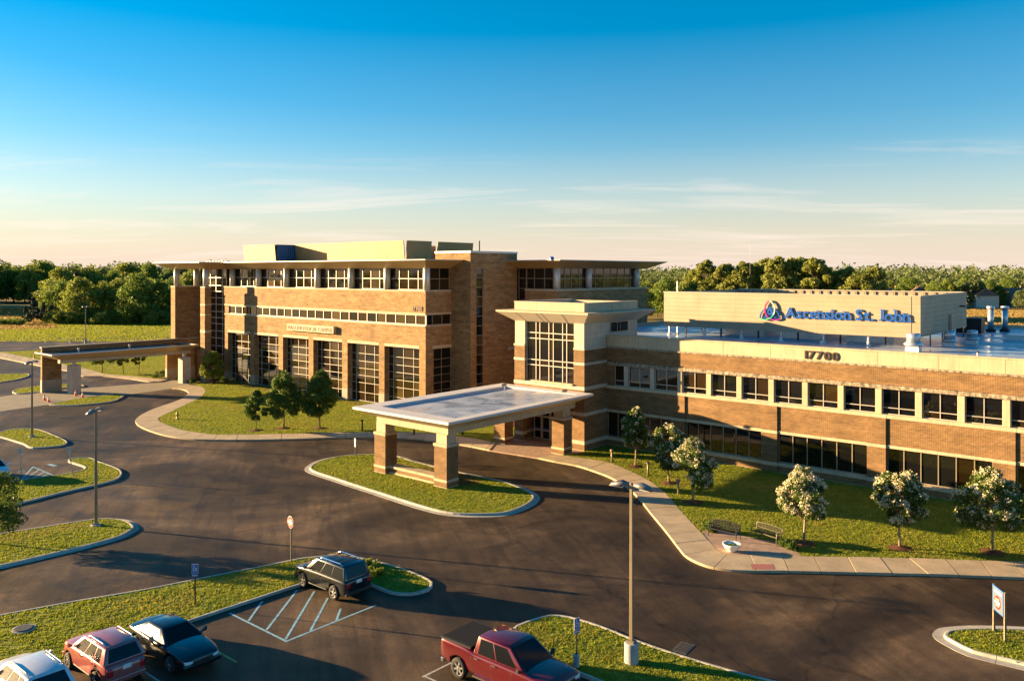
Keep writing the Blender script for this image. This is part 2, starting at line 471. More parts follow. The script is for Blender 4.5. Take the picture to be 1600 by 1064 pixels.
def link(name, data, parent=None, loc=None):
    o = bpy.data.objects.new(name, data); COL.objects.link(o)
    if parent is not None: o.parent = parent
    if loc is not None: o.location = loc
    return o
def tag(o, label=None, cat=None, group=None, kind=None):
    for k, v in (('label', label), ('category', cat), ('group', group), ('kind', kind)):
        if v: o[k] = v
    return o
def thing(name, label, cat, loc=(0, 0, 0), rz=0.0, group=None):
    o = link(name, None); o.location = loc; o.rotation_euler = (0, 0, rz); o.empty_display_size = 0.5
    return tag(o, label, cat, group)
def copy_tree(o, parent=None):
    c = o.copy(); COL.objects.link(c); c.parent = parent
    for ch in KIDS.get(o.name, []) or [q for q in o.children]: copy_tree(ch, c)
    return c
KIDS = {}
def put_copy(root, loc, rz=0.0, s=1.0, label=None, group=None):
    c = copy_tree(root); c.location = loc; c.rotation_euler = (0, 0, rz)
    c.scale = s if isinstance(s, tuple) else (s, s, s)
    if label: c['label'] = label
    if group: c['group'] = group
    return c
def bevel(o, w=0.02, seg=2):
    m = o.modifiers.new('bevel', 'BEVEL'); m.width = w; m.segments = seg; m.limit_method = 'ANGLE'; m.angle_limit = R(35)
    return o

# ------------------------------------------------------------------ plan curves
def smooth_closed(pts, step=0.5):
    n = len(pts); out = []
    for i in range(n):
        p0, p1, p2, p3 = (Vector(pts[(i + k) % n]) for k in (-1, 0, 1, 2))
        m = max(2, int((p2 - p1).length / step))
        for k in range(m):
            t = k / m
            # centripetal-like damping keeps the tight corners from overshooting
            l = (p2 - p1).length
            t1 = (p2 - p0); t2 = (p3 - p1)
            t1 = t1 * (l / max(t1.length, 1e-6)) * 0.85; t2 = t2 * (l / max(t2.length, 1e-6)) * 0.85
            h00 = 2 * t**3 - 3 * t**2 + 1; h10 = t**3 - 2 * t**2 + t; h01 = -2 * t**3 + 3 * t**2; h11 = t**3 - t**2
            out.append(p1 * h00 + t1 * h10 + p2 * h01 + t2 * h11)
    return out
def smooth_open(pts, step=0.5):
    n = len(pts); out = []
    for i in range(n - 1):
        p1, p2 = Vector(pts[i]), Vector(pts[i + 1])
        p0 = Vector(pts[i - 1]) if i else p1 * 2 - p2
        p3 = Vector(pts[i + 2]) if i + 2 < n else p2 * 2 - p1
        m = max(2, int((p2 - p1).length / step)); l = (p2 - p1).length
        for k in range(m):
            t = k / m
            t1 = (p2 - p0); t2 = (p3 - p1)
            t1 = t1 * (l / max(t1.length, 1e-6)) * 0.9; t2 = t2 * (l / max(t2.length, 1e-6)) * 0.9
            h00 = 2 * t**3 - 3 * t**2 + 1; h10 = t**3 - 2 * t**2 + t; h01 = -2 * t**3 + 3 * t**2; h11 = t**3 - t**2
            out.append(p1 * h00 + t1 * h10 + p2 * h01 + t2 * h11)
    out.append(Vector(pts[-1])); return out
def area2(p): return sum(p[i - 1][0] * p[i][1] - p[i][0] * p[i - 1][1] for i in range(len(p)))
def inset(pts, d):
    """move a closed anticlockwise outline inwards by d"""
    n = len(pts); out = []
    for i in range(n):
        t = Vector(pts[(i + 2) % n]) - Vector(pts[i - 2]); t.normalize()
        out.append(Vector(pts[i]) + Vector((-t.y, t.x)) * d)
    return out
def sheet(pts, z, name, mat, kind='structure', label=None, thick=0.0):
    tri = tessellate_polygon([[Vector((p[0], p[1], 0)) for p in pts]])
    m = MB(); m.add([(p[0], p[1], z) for p in pts], [tuple(t) for t in tri])
    if thick:
        n = len(pts)
        m.add([(p[0], p[1], z) for p in pts] + [(p[0], p[1], z - thick) for p in pts], [(i, (i + 1) % n, n + (i + 1) % n, n + i) for i in range(n)])
    me = m.mesh(name, mat, fix=False)
    bm = bmesh.new(); bm.from_mesh(me)
    bmesh.ops.remove_doubles(bm, verts=bm.verts, dist=0.0005)
    bmesh.ops.recalc_face_normals(bm, faces=bm.faces)
    up = sum(f.normal.z * f.calc_area() for f in bm.faces)
    if up < 0: bmesh.ops.reverse_faces(bm, faces=bm.faces)
    bm.to_mesh(me); bm.free()
    return tag(link(name, me), label, None, None, kind)

EXCL = []     # paved or mulched spots where no grass grows
GRASS = []     # (polygon, density, height) for the blades sown later
KERB_H = 0.13
def kerb_ring(label, pts, gutter, closed=True, lawn=True, seg=3.0, width=0.17, dens=26, lawn_label=None, lawn_pts=None):
    """a raised concrete kerb laid in lengths round an island, with or without a gutter pan outside it"""
    p = smooth_closed(pts) if closed else smooth_open(pts)
    if closed and area2(p) < 0: p.reverse()
    root = tag(link('kerb', None), label, None, None, 'structure')
    root.location = (p[0][0], p[0][1], 0)
    off = (p[0][0], p[0][1], 0)
    n = len(p)
    def nrm(i):
        a, b = (p[i - 2], p[(i + 2) % n]) if closed else (p[max(i - 2, 0)], p[min(i + 2, n - 1)])
        t = Vector(b) - Vector(a); t.normalize(); return Vector((-t.y, t.x))
    N = [nrm(i) for i in range(n)]
    prof = []
    if gutter: prof = [(0, -0.05), (0, 0.012), (gutter, 0.004)]
    else: prof = [(0, -0.05)]
    prof += [(gutter + 0.025, KERB_H - 0.02), (gutter + 0.05, KERB_H), (gutter + width - 0.02, KERB_H), (gutter + width, KERB_H - 0.02), (gutter + width, -0.05)]
    i = 0; last = n if closed else n - 1
    while i < last:
        j = i; L = 0
        while j < last and L < seg:
            L += (Vector(p[(j + 1) % n]) - Vector(p[j % n])).length; j += 1
        if last - j < 3: j = last
        vs = []
        m = j - i + 1
        for k in range(m):
            q = Vector(p[(i + k) % n])
            t = Vector((N[(i + k) % n].y, -N[(i + k) % n].x))
            if k == 0: q = q + t * 0.012
            if k == m - 1: q = q - t * 0.012
            for d, z in prof: w = q + N[(i + k) % n] * d; vs.append((w.x, w.y, z))
        c = len(prof)
        fs = [(k * c + a, k * c + a + 1, (k + 1) * c + a + 1, (k + 1) * c + a) for k in range(m - 1) for a in range(c - 1)]
        fs += [tuple(range(c)), tuple(reversed(range((m - 1) * c, m * c)))]
        MB().add(vs, fs).build('kerb_stone', 'concrete_kerb', root, off=off)
        i = j
    if lawn and closed:
        q = inset(p, gutter + width - 0.03)
        sheet(q, KERB_H - 0.03, 'lawn', 'soil_green', label=lawn_label or label.replace('kerb', 'lawn'))
        GRASS.append((q, KERB_H - 0.03, dens))
    return p

def walk(label, pairs, slab=1.7, z=0.14, mat='concrete'):
    """a pavement laid in slabs between an outer and an inner edge"""
    a = smooth_open([q[0] for q in pairs], 0.25); 
    # the same number of samples on both edges
    def dense(idx, m=12):
        pts = [Vector(q[idx]) for q in pairs]; out = []
        for i in range(len(pts) - 1):
            p0 = pts[i - 1] if i else pts[0] * 2 - pts[1]
            p1, p2 = pts[i], pts[i + 1]; p3 = pts[i + 2] if i + 2 < len(pts) else p2 * 2 - p1
            for k in range(m):
                t = k / m
                out.append(0.5 * ((2 * p1) + (p2 - p0) * t + (2 * p0 - 5 * p1 + 4 * p2 - p3) * t * t + (3 * p1 - p0 - 3 * p2 + p3) * t**3))
        return out + [pts[-1]]
    A, B = dense(0), dense(1)
    root = tag(link('pavement', None), label, None, None, 'structure'); root.location = (A[0].x, A[0].y, 0)
    off = (A[0].x, A[0].y, 0)
    i = 0; n = len(A)
    while i < n - 1:
        j = i; L = 0
        while j < n - 1 and L < slab:
            L += ((A[j + 1] - A[j]).length + (B[j + 1] - B[j]).length) / 2; j += 1
        if n - 1 - j < 2: j = n - 1
        va, vb = [q.copy() for q in A[i:j + 1]], [q.copy() for q in B[i:j + 1]]
        for v in (va, vb):
            if (v[-1] - v[0]).length > 0.1:
                d0 = (v[1] - v[0]); d1 = (v[-1] - v[-2])
                if d0.length > 1e-6: v[0] = v[0] + d0.normalized() * 0.014
                if d1.length > 1e-6: v[-1] = v[-1] - d1.normalized() * 0.014
        poly = va + list(reversed(vb))
        if area2(poly) < 0: poly.reverse()
        dz = random.uniform(-0.006, 0.006)
        m = MB(); m.prism([(q.x, q.y) for q in poly], -0.05, z + dz)
        bevel(m.build('slab', mat, root, off=off), 0.012, 1)
        i = j
    return A, B

# ------------------------------------------------------------------ ground
def disc(r, n=96): return [(r * math.cos(2 * math.pi * i / n), r * math.sin(2 * math.pi * i / n)) for i in range(n)]
sheet(disc(6000), -0.06, 'ground', 'field', label='open fields of dry grass reaching to the horizon')
CAMPUS = [(-236, 40), (-236, 66), (-240, 110), (-215, 128), (-110, 140), (-40, 135), (60, 130), (60, -30), (-236, -30)]
sheet(CAMPUS, -0.03, 'lawn', 'soil_green', label='mown grass round the campus')
LOT = [(-222, -18), (40, -18), (40, 66.5), (-126, 66.5), (-126, 112), (-190, 112), (-222, 82)]
sheet(LOT, 0.0, 'asphalt', 'asphalt', label='brown worn asphalt of the car parks and drives')
VERGE = [(-226.52, 61.67), (-268.37, 73.06), (-263.14, 84.15), (-256.8, 96.47), (-312.82, 118.8), (-276.41, 149.56), (-182.58, 98.79)]
sheet(VERGE, -0.02, 'lawn', 'soil_green', label='rough green verge in front of the left wood')
GRASS_FAR = [VERGE]

# islands: outlines of the outer kerb line on the ground
kerb_ring('kerb of the long grass island under the entrance canopy', [(-57.04, 40.78), (-58.95, 43.07), (-59.27, 45.37), (-58.33, 47.5), (-56.12, 49.37), (-51.56, 49.0), (-46.9, 48.78), (-41.98, 48.89), (-39.0, 48.18), (-37.06, 47.05), (-36.06, 44.9), (-36.03, 41.96), (-38.36, 39.71), (-40.64, 39.22), (-47.64, 39.7), (-52.38, 40.1)], 0.42, dens=34, lawn_label='bright lawn of the entrance canopy island')
kerb_ring('kerb of the lamp island at the left edge', [(-51.34, 14.57), (-57.5, 16.32), (-57.9, 18.52), (-57.34, 21.04), (-56.55, 23.68), (-55.99, 24.43), (-54.68, 25.07), (-53.44, 25.03), (-52.34, 24.74), (-51.62, 23.99), (-51.07, 23.06), (-50.85, 20.81), (-50.92, 18.68), (-51.04, 16.32)], 0.3, dens=34, lawn_label='lawn of the lamp island at the left edge')
kerb_ring('kerb of the hook shaped island beside the blue striped bay', [(-75.24, 29.3), (-76.14, 29.97), (-75.17, 31.11), (-73.56, 31.04), (-69.06, 30.92), (-67.22, 30.36), (-65.65, 29.14), (-65.16, 27.28), (-64.88, 24.91), (-64.33, 22.48), (-64.01, 20.47), (-63.47, 17.64), (-70.79, 19.68), (-71.33, 22.81), (-71.31, 24.11), (-70.92, 26.55), (-70.96, 28.74), (-72.0, 29.31)], 0.0, dens=30, lawn_label='lawn of the hook shaped island')
kerb_ring('kerb of the small island holding the far tan lamp post', [(-93.86, 28.86), (-94.35, 30.17), (-95.05, 31.59), (-93.21, 33.14), (-88.32, 33.12), (-84.42, 32.76), (-83.12, 32.31), (-82.45, 31.37), (-83.48, 29.41), (-86.03, 29.47), (-91.44, 29.24)], 0.0, dens=28, lawn_label='lawn of the small lamp island')
kerb_ring('kerb of the slim islet before the drop-off canopy', [(-109.25, 40.3), (-109.82, 41.11), (-111.59, 45.03), (-111.61, 48.62), (-110.91, 49.96), (-108.97, 49.38), (-105.73, 46.54), (-105.58, 44.05), (-106.24, 41.89)], 0.0, dens=24, lawn_label='lawn of the slim islet before the drop-off canopy')
kerb_ring('kerb of the islet at the foot of the brick fin wall', [(-125.03, 41.47), (-127.58, 43.34), (-128.23, 46.19), (-127.25, 48.76), (-125.82, 50.41), (-122.67, 50.02), (-122.15, 48.77), (-123.41, 47.29), (-122.19, 44.26), (-122.01, 41.32)], 0.0, dens=24, lawn_label='lawn of the islet at the brick fin wall')
kerb_ring('kerb of the short islet at the far left edge', [(-148.38, 43.85), (-147.55, 47.19), (-145.32, 50.15), (-142.17, 49.62), (-138.72, 46.98), (-136.89, 43.78), (-137.42, 40.61)], 0.0, dens=20, lawn_label='lawn of the short islet at the far left edge')
kerb_ring('kerb of the long strip island behind the parked cars', [(-44.43, 12.61), (-44.02, 14.08), (-43.06, 16.97), (-41.86, 20.02), (-41.2, 22.3), (-40.16, 25.78), (-39.52, 28.04), (-38.79, 29.14), (-38.15, 29.89), (-36.83, 30.32), (-34.35, 30.69), (-32.21, 30.61), (-31.12, 30.35), (-30.54, 29.48), (-30.83, 28.47), (-31.69, 27.96), (-33.41, 27.95), (-35.36, 27.71), (-35.99, 26.71), (-36.2, 25.4), (-36.3, 22.5), (-36.4, 19.5), (-36.45, 16.5), (-36.5, 13.5), (-36.5, 10.5), (-38.5, 9.6)], 0.0, dens=40, lawn_label='lawn of the long strip island behind the parked cars')
kerb_ring('kerb of the island in front of the red pickup', [(-24.31, 28.81), (-24.34, 29.5), (-24.19, 30.27), (-23.87, 31.1), (-23.02, 31.54), (-21.26, 31.65), (-19.53, 31.47), (-17.48, 31.44), (-15.67, 31.54), (-14.26, 31.67), (-12.43, 31.74), (-13.22, 28.52), (-16.61, 27.32), (-18.82, 27.27), (-19.93, 27.3), (-20.6, 27.2), (-22.3, 27.2)], 0.0, dens=46, lawn_label='lawn of the island in front of the red pickup')
kerb_ring('kerb of the pointed island under the blue notice board', [(-9.42, 40.87), (-9.37, 41.61), (-9.03, 42.16), (-8.38, 42.89), (-7.28, 43.78), (-5.88, 44.73), (-3.58, 46.15), (-3.06, 39.53), (-5.66, 39.57), (-7.71, 39.46), (-8.75, 40.0), (-9.23, 40.42)], 0.45, dens=44, lawn_label='lawn of the pointed island under the blue notice board')

# pavements
RW = [((-44.85, 56.57), (-44.15, 58.64)), ((-42.76, 56.44), (-42.58, 58.82)), ((-40.59, 56.44), (-40.96, 59.06)), ((-38.5, 55.88), (-38.69, 58.95)), ((-36.29, 55.01), (-35.94, 57.62)), ((-34.01, 53.6), (-33.42, 56.12)), ((-31.66, 51.62), (-30.39, 53.59)), ((-28.67, 48.56), (-27.22, 50.17)), ((-25.98, 45.82), (-24.62, 47.48)), ((-23.84, 43.56), (-22.75, 45.53)), ((-22.65, 42.44), (-21.79, 44.57)), ((-21.12, 41.87), (-21.26, 44.31)), ((-19.9, 42.13), (-20.76, 44.52)), ((-18.83, 42.78), (-20.15, 44.9)), ((-17.89, 43.58), (-19.1, 45.69)), ((-16.46, 44.66), (-17.68, 46.77)), ((-15.14, 45.65), (-16.29, 47.81)), ((-13.39, 46.94), (-14.58, 49.16)), ((-11.39, 48.45), (-12.86, 50.44)), ((-9.94, 49.44), (-11.07, 51.67)), ((-8.4, 50.5), (-9.39, 52.83)), ((-6.78, 51.56), (-7.71, 53.98)), ((-4.12, 53.17), (-5.03, 55.59))]
A1, B1 = walk('pale concrete pavement curving along the brick office building', RW)
LW = [((-111.26, 57.14), (-112.83, 60.07)), ((-108.89, 57.5), (-109.65, 60.59)), ((-105.7, 56.64), (-105.57, 59.1)), ((-103.64, 55.35), (-102.94, 57.44)), ((-100.27, 52.52), (-99.56, 54.84)), ((-95.59, 46.64), (-92.97, 47.98)), ((-91.93, 43.31), (-89.71, 44.65)), ((-89.03, 41.66), (-87.61, 43.61)), ((-85.19, 40.61), (-85.54, 43.14)), ((-79.96, 40.19), (-81.16, 42.65)), ((-76.3, 40.82), (-78.06, 43.07)), ((-73.47, 42.4), (-75.52, 43.94)), ((-68.96, 46.61), (-71.13, 48.08)), ((-65.04, 51.35), (-66.84, 52.77)), ((-62.12, 53.81), (-63.89, 55.35)), ((-59.72, 55.03), (-61.6, 57.2)), ((-56.72, 55.78), (-58.75, 58.32)), ((-53.05, 56.22), (-54.79, 58.99)), ((-50.15, 56.15), (-51.73, 58.84))]
A2, B2 = walk('pale concrete pavement looping round the front lawn', LW, 1.9)
FW = [((-183.67, 55.37), (-197.22, 59.46)), ((-175.42, 56.1), (-185.98, 60.05)), ((-155.96, 55.87), (-162.86, 59.42)), ((-145.84, 55.89), (-152.71, 59.26)), ((-140.48, 55.89), (-146.15, 59.18)), ((-134.98, 54.66), (-138.64, 58.55)), ((-132.11, 56.57), (-134.6, 58.14)), ((-126.34, 57.93), (-128.65, 59.49)), ((-120.83, 58.27), (-123.48, 60.35)), ((-119.24, 59.15), (-120.59, 61.32))]
A3, B3 = walk('narrow pavement beyond the drop-off canopy', FW, 3.0)

# concrete apron of the drop-off and the paving at the doors
sheet([(-106.72, 30.28), (-108.83, 34.8), (-109.61, 40.32), (-110.33, 49.7), (-111.38, 57.2), (-112.44, 59.96), (-115.04, 62.25), (-121.0, 66.4), (-121.2, 61.0), (-118.9, 58.98), (-119.77, 56.42), (-121.38, 49.41), (-121.87, 44.14), (-122.18, 40.81), (-121.45, 38.84), (-118.63, 33.66)], 0.006, 'apron', 'concrete_apron', label='pale concrete apron under the drop-off canopy')
sheet([(-50.15, 56.15), (-47.64, 56.37), (-44.85, 56.57), (-44.15, 58.64), (-43.2, 60.0), (-43.25, 61.45), (-45.2, 61.5), (-45.2, 64.2), (-50.6, 64.2), (-50.6, 61.5), (-52.2, 61.5), (-53.0, 60.2), (-51.73, 58.84)], 0.1, 'entrance_paving', 'paver', label='reddish paving before the glass entrance doors', thick=0.15)

# big lawns
LAWN_B = [(q.x, q.y) for q in B2[14:]] + [(-52.3, 61.6), (-52.3, 66.2), (-112.0, 65.4), (-113.5, 61.5)]
sheet(LAWN_B, 0.12, 'lawn', 'soil_green', label='bright front lawn of the tan brick building'); GRASS.append((LAWN_B, 0.12, 24))
sheet([(-113.0, 65.0), (-70, 65.6), (-66.6, 70.2), (-52.3, 70.0), (-52.3, 66.0), (-70, 65.0), (-112, 64.2)], 0.13, 'planting_bed', 'mulch', label='brown mulch bed along the tan brick building')
LAWN_C = [(q.x, q.y) for q in B1[2:]] + [(12, 64), (12, 65.1), (-43.2, 65.1), (-43.2, 60.1)]
sheet(LAWN_C, 0.12, 'lawn', 'soil_green', label='lawn in front of the brown brick office building'); GRASS.append((LAWN_C, 0.12, 34))
LAWN_D = [(q.x, q.y) for q in B3[10:]] + [(-121.6, 62.0), (-122.0, 80), (-150, 85), (-186.39, 66.77)]
sheet(LAWN_D, 0.1, 'lawn', 'soil_green', label='sunny lawn seen through the drop-off canopy'); GRASS.append((LAWN_D, 0.1, 16))
PATIO = [(-24.1, 47.08), (-24.18, 47.85), (-23.2, 48.18), (-21.43, 48.04), (-20.09, 48.24), (-19.04, 47.92), (-17.69, 46.8), (-19.11, 45.71), (-20.16, 44.93), (-21.26, 44.33), (-21.94, 44.73)]
EXCL.append(smooth_closed(PATIO, 0.6))
sheet(smooth_closed(PATIO, 0.6), 0.128, 'patio', 'paver', label='small paved patio with two benches')
# tactile panel on the pavement
sheet([(-18.93, 42.94), (-17.98, 43.71), (-18.41, 44.41), (-19.37, 43.6)], 0.152, 'tactile_panel', 'tactile_red', label='faded red tactile panel in the pavement')

# painted lines
def line(a, b, w, mat, label):
    a, b = Vector(a), Vector(b); d = (b - a).normalized(); n = Vector((-d.y, d.x)) * w / 2
    return sheet([a + n, a - n, b - n, b + n], 0.005 + 0.0004 * random.random(), 'painted_line', mat, label=label)
HL = 'blue line of the hatched bay beside the grey car'
for a, b in (((-36.0, 21.4), (-31.25, 21.4)), ((-31.3, 21.45), (-31.3, 26.6)), ((-36.0, 23.2), (-34.5, 21.5)), ((-35.9, 25.2), (-33.0, 21.5)), ((-35.1, 25.7), (-31.5, 21.5)), ((-33.85, 25.6), (-31.37, 22.75)), ((-32.3, 25.2), (-31.35, 24.2)), ((-36, 28.4), (-31.4, 28.4))):
    line(a, b, 0.11, 'paint_blue_line', HL)
line((-36.2, 18.9), (-31.2, 18.9), 0.1, 'paint_yellow_line', 'yellow bay line right of the black saloon')
line((-36.2, 16.0), (-31.2, 16.0), 0.1, 'paint_white_line', 'worn bay line between the rose car and the black saloon')
line((-36.2, 13.6), (-31.2, 13.6), 0.1, 'paint_white_line', 'worn bay line between the white and rose cars')
WL = 'blue line of the hatched bay beside the white car'
for a, b in (((-71.41, 24.28), (-75.75, 26.73)), ((-75.75, 26.73), (-71.14, 26.63)), ((-71.62, 24.62), (-74.35, 26.73)), ((-71.34, 24.99), (-73.08, 26.66)), ((-71.28, 25.44), (-72.03, 26.57)), ((-71.41, 24.28), (-71.47, 26.08)), ((-74.81, 25.2), (-74.77, 25.8))):
    line(a, b, 0.12, 'paint_blue_line', WL)
line((-75.75, 27.94), (-74.54, 28.05), 0.35, 'paint_blue_line', 'blue symbol worn on the asphalt by the hook shaped island')
line((-24.3, 23.1), (-24.2, 26.6), 0.1, 'paint_white_line', 'white bay line behind the red pickup')
line((-24.3, 23.2), (-18.9, 23.2), 0.1, 'paint_white_line', 'white bay line beside the red pickup')
line((-19.2, 22.0), (-24.3, 22.0), 0.1, 'paint_white_line', 'outer white bay line beside the red pickup')
for i in range(9):
    x = -218 + i * 5.6
    line((x, 74 + i * 3.2), (x + 7, 72 + i * 3.2), 0.13, 'paint_white_line', 'white bay line in the far car park')

# manhole and drains
def grate(x, y, w, l, label):
    t = thing('storm_drain', label, 'drain', (x, y, 0.0), 0.1)
    MB().box(-w / 2 - 0.08, -l / 2 - 0.08, -0.02, w / 2 + 0.08, l / 2 + 0.08, 0.012).build('frame', 'cast_iron', t)
    for k in range(6):
        yy = -l / 2 + (k + 0.5) * l / 6
        MB().box(-w / 2, yy - 0.03, 0.01, w / 2, yy + 0.03, 0.03).build('bar', 'black', t)
gx = (-17.42, 32.28)
grate(gx[0], gx[1], 0.5, 0.9, 'rusty storm drain grate by the pickup island kerb')
gx = (-31.13, 50.33)
grate(gx[0], gx[1], 0.45, 0.7, 'dark storm drain grate by the curving pavement')
mh = thing('manhole_cover', 'round iron manhole cover in the strip lawn by the parked cars', 'manhole', (-41.4, 14.2, 0.1))
MB().lathe([(0.42, 0), (0.42, 0.05), (0.36, 0.06), (0.36, 0.075)], n=28).build('lid', 'cast_iron', mh)
MB().lathe([(0.5, 0), (0.5, 0.03), (0.43, 0.035)], n=28).build('rim', 'concrete_grey', mh)

# ------------------------------------------------------------------ building helpers
class Bld:
    def __init__(s, name, label, cat, loc):
        s.o = thing(name, label, cat, loc); s.off = loc
    def box(s, name, mat, x0, y0, z0, x1, y1, z1, parent=None, bev=0.0):
        o = MB().box(x0, y0, z0, x1, y1, z1).build(name, mat, parent or s.o, off=s.off)
        return bevel(o, bev, 2) if bev else o
    def mb(s, name, mat, m, parent=None, smooth=False):
        return m.build(name, mat, parent or s.o, smooth=smooth, off=s.off)
PANES = {}
def pane_obj(b, parent, axis, c, s0, s1, z0, z1, mat):
    w, h = round(s1 - s0, 2), round(z1 - z0, 2)
    key = (axis, w, h, mat)
    if key not in PANES:
        t = 0.012
        m = MB()
        if axis == 'y': m.box(-w / 2, -t, -h / 2, w / 2, t, h / 2)
        else: m.box(-t, -w / 2, -h / 2, t, w / 2, h / 2)
        PANES[key] = m.mesh('pane', mat)
    cx, cz = (s0 + s1) / 2, (z0 + z1) / 2
    loc = (cx - b.off[0], c - b.off[1], cz - b.off[2]) if axis == 'y' else (c - b.off[0], cx - b.off[1], cz - b.off[2])
    o = link('pane', PANES[key], parent, loc)
    # glazing never sits perfectly flat
    o.rotation_euler = (random.gauss(0, 0.004), 0, random.gauss(0, 0.004))
    return o
def window(b, axis, c, s0, s1, z0, z1, vs=(), hs=(), fm='aluminium', gm=('glass_dark',), fw=0.06, depth=0.1, back=0.05):
    """frame with mullions as one part, every pane a sub-part. axis 'y': faces -y at y=c; 'x': faces +x at x=c"""
    m = MB()
    def bar(a0, a1, q0, q1, d=depth):
        if axis == 'y': m.box(a0, c - d / 2, q0, a1, c + d / 2, q1)
        else: m.box(c - d / 2, a0, q0, c + d / 2, a1, q1)
    h = fw / 2
    bar(s0, s0 + fw, z0, z1); bar(s1 - fw, s1, z0, z1); bar(s0 + fw, s1 - fw, z0, z0 + fw); bar(s0 + fw, s1 - fw, z1 - fw, z1)
    for v in vs: bar(v - h, v + h, z0 + fw, z1 - fw)
    xs = [s0 + h] + list(vs) + [s1 - h]; zs = [z0 + h] + list(hs) + [z1 - h]
    for q in hs:
        for i in range(len(xs) - 1): bar(xs[i] + h, xs[i + 1] - h, q - h, q + h, depth * 0.9)
    w = b.mb('window', fm, m)
    cc = c + back * 0.5 if axis == 'y' else c - back * 0.5
    for i in range(len(xs) - 1):
        for k in range(len(zs) - 1):
            pane_obj(b, w, axis, cc, xs[i] + h, xs[i + 1] - h, zs[k] + h, zs[k + 1] - h, random.choice(gm))
    return w
def flared_roof(b, name, x0, x1, y0, y1, zs, ze, zt, o, soffit='soffit', fascia='fascia', top='roof_edge', seams=0.0):
    """flat roof whose underside slopes outwards from the wall head to a thin edge"""
    lo = [(x0, y0, zs), (x1, y0, zs), (x1, y1, zs), (x0, y1, zs)]
    hi = [(x0 - o, y0 - o, ze), (x1 + o, y0 - o, ze), (x1 + o, y1 + o, ze), (x0 - o, y1 + o, ze)]
    r = b.mb(name, soffit, MB().hexa(lo, hi))
    e = 0.03
    b.box('fascia', fascia, x0 - o - e, y0 - o - e, ze + 0.002, x1 + o + e, y1 + o + e, zt, r)
    return r

def text_mesh(txt, size, extrude, name, offset=0.0, bold=False):
    cu = bpy.data.curves.new('t', 'FONT'); cu.body = txt; cu.size = size; cu.extrude = extrude; cu.offset = offset; cu.resolution_u = 3
    o = bpy.data.objects.new('t', cu); COL.objects.link(o)
    dg = bpy.context.evaluated_depsgraph_get()
    me = bpy.data.meshes.new_from_object(o.evaluated_get(dg)); me.name = name
    COL.objects.unlink(o); bpy.data.objects.remove(o); bpy.data.curves.remove(cu)
    return me
def letters(b, parent, txt, x, y, z, h, mat, extrude=0.03, space=1.0, offset=0.0, width=None, name='letter', serif=False):
    """upright letters facing -y, one object for each character; h is the cap height"""
    size = h / 0.729 * 1.0
    objs = []; cx = 0.0
    for ch in txt:
        if ch == ' ': cx += size * 0.28 * space; continue
        me = text_mesh(ch, size, extrude, name, offset)
        xs = [v.co.x for v in me.vertices]; w0, w1 = min(xs), max(xs)
        if serif:
            bm = bmesh.new(); bm.from_mesh(me)
            t = h * 0.085
            def bar(u0, u1, q0):
                ret = bmesh.ops.create_cube(bm, size=1.0)
                for v in ret['verts']: v.co = Vector(((u0 + u1) / 2 + v.co.x * (u1 - u0), q0 + t / 2 + v.co.y * t, v.co.z * extrude * 1.9))
            sw = h * 0.34
            if ch == 'A': bar(w0 - sw * .25, w0 + sw * .7, 0); bar(w1 - sw * .7, w1 + sw * .25, 0)
            if ch in 'nh': bar(w0 - sw * .3, w0 + sw * .75, 0); bar(w1 - sw * .75, w1 + sw * .3, 0)
            if ch == 'n': bar(w0 - sw * .3, w0 + sw * .3, h * 0.66)
            if ch == 'h': bar(w0 - sw * .3, w0 + sw * .3, h * 0.93)
            if ch == 'i': bar(w0 - sw * .3, w1 + sw * .3, 0); bar(w0 - sw * .3, w0 + sw * .2, h * 0.66)
            if ch == 'J': bar(w1 - sw * .75, w1 + sw * .35, h * 0.91)
            bm.to_mesh(me); bm.free()
        if ch == 'J':
            q0 = min(v.co.y for v in me.vertices)
            for v in me.vertices: v.co.y = (v.co.y - q0) * (h / (max(u.co.y for u in me.vertices) - q0 + 1e-6)) if False else v.co.y - q0 * (1 - (v.co.y - q0) / (h - q0))
        me.materials.append(MATS[mat])
        objs.append((me, cx - w0)); cx += (w1 - w0) + size * 0.075 * space
    k = (width / cx) if width else 1.0
    for me, px in objs:
        for v in me.vertices:
            v.co = Vector(((v.co.x + px) * k, -v.co.z, v.co.y))
        x0 = min(v.co.x for v in me.vertices)
        for v in me.vertices: v.co.x -= x0
        link(name, me, parent, (x + x0 - b.off[0], y - b.off[1], z - b.off[2]))
    return cx * k

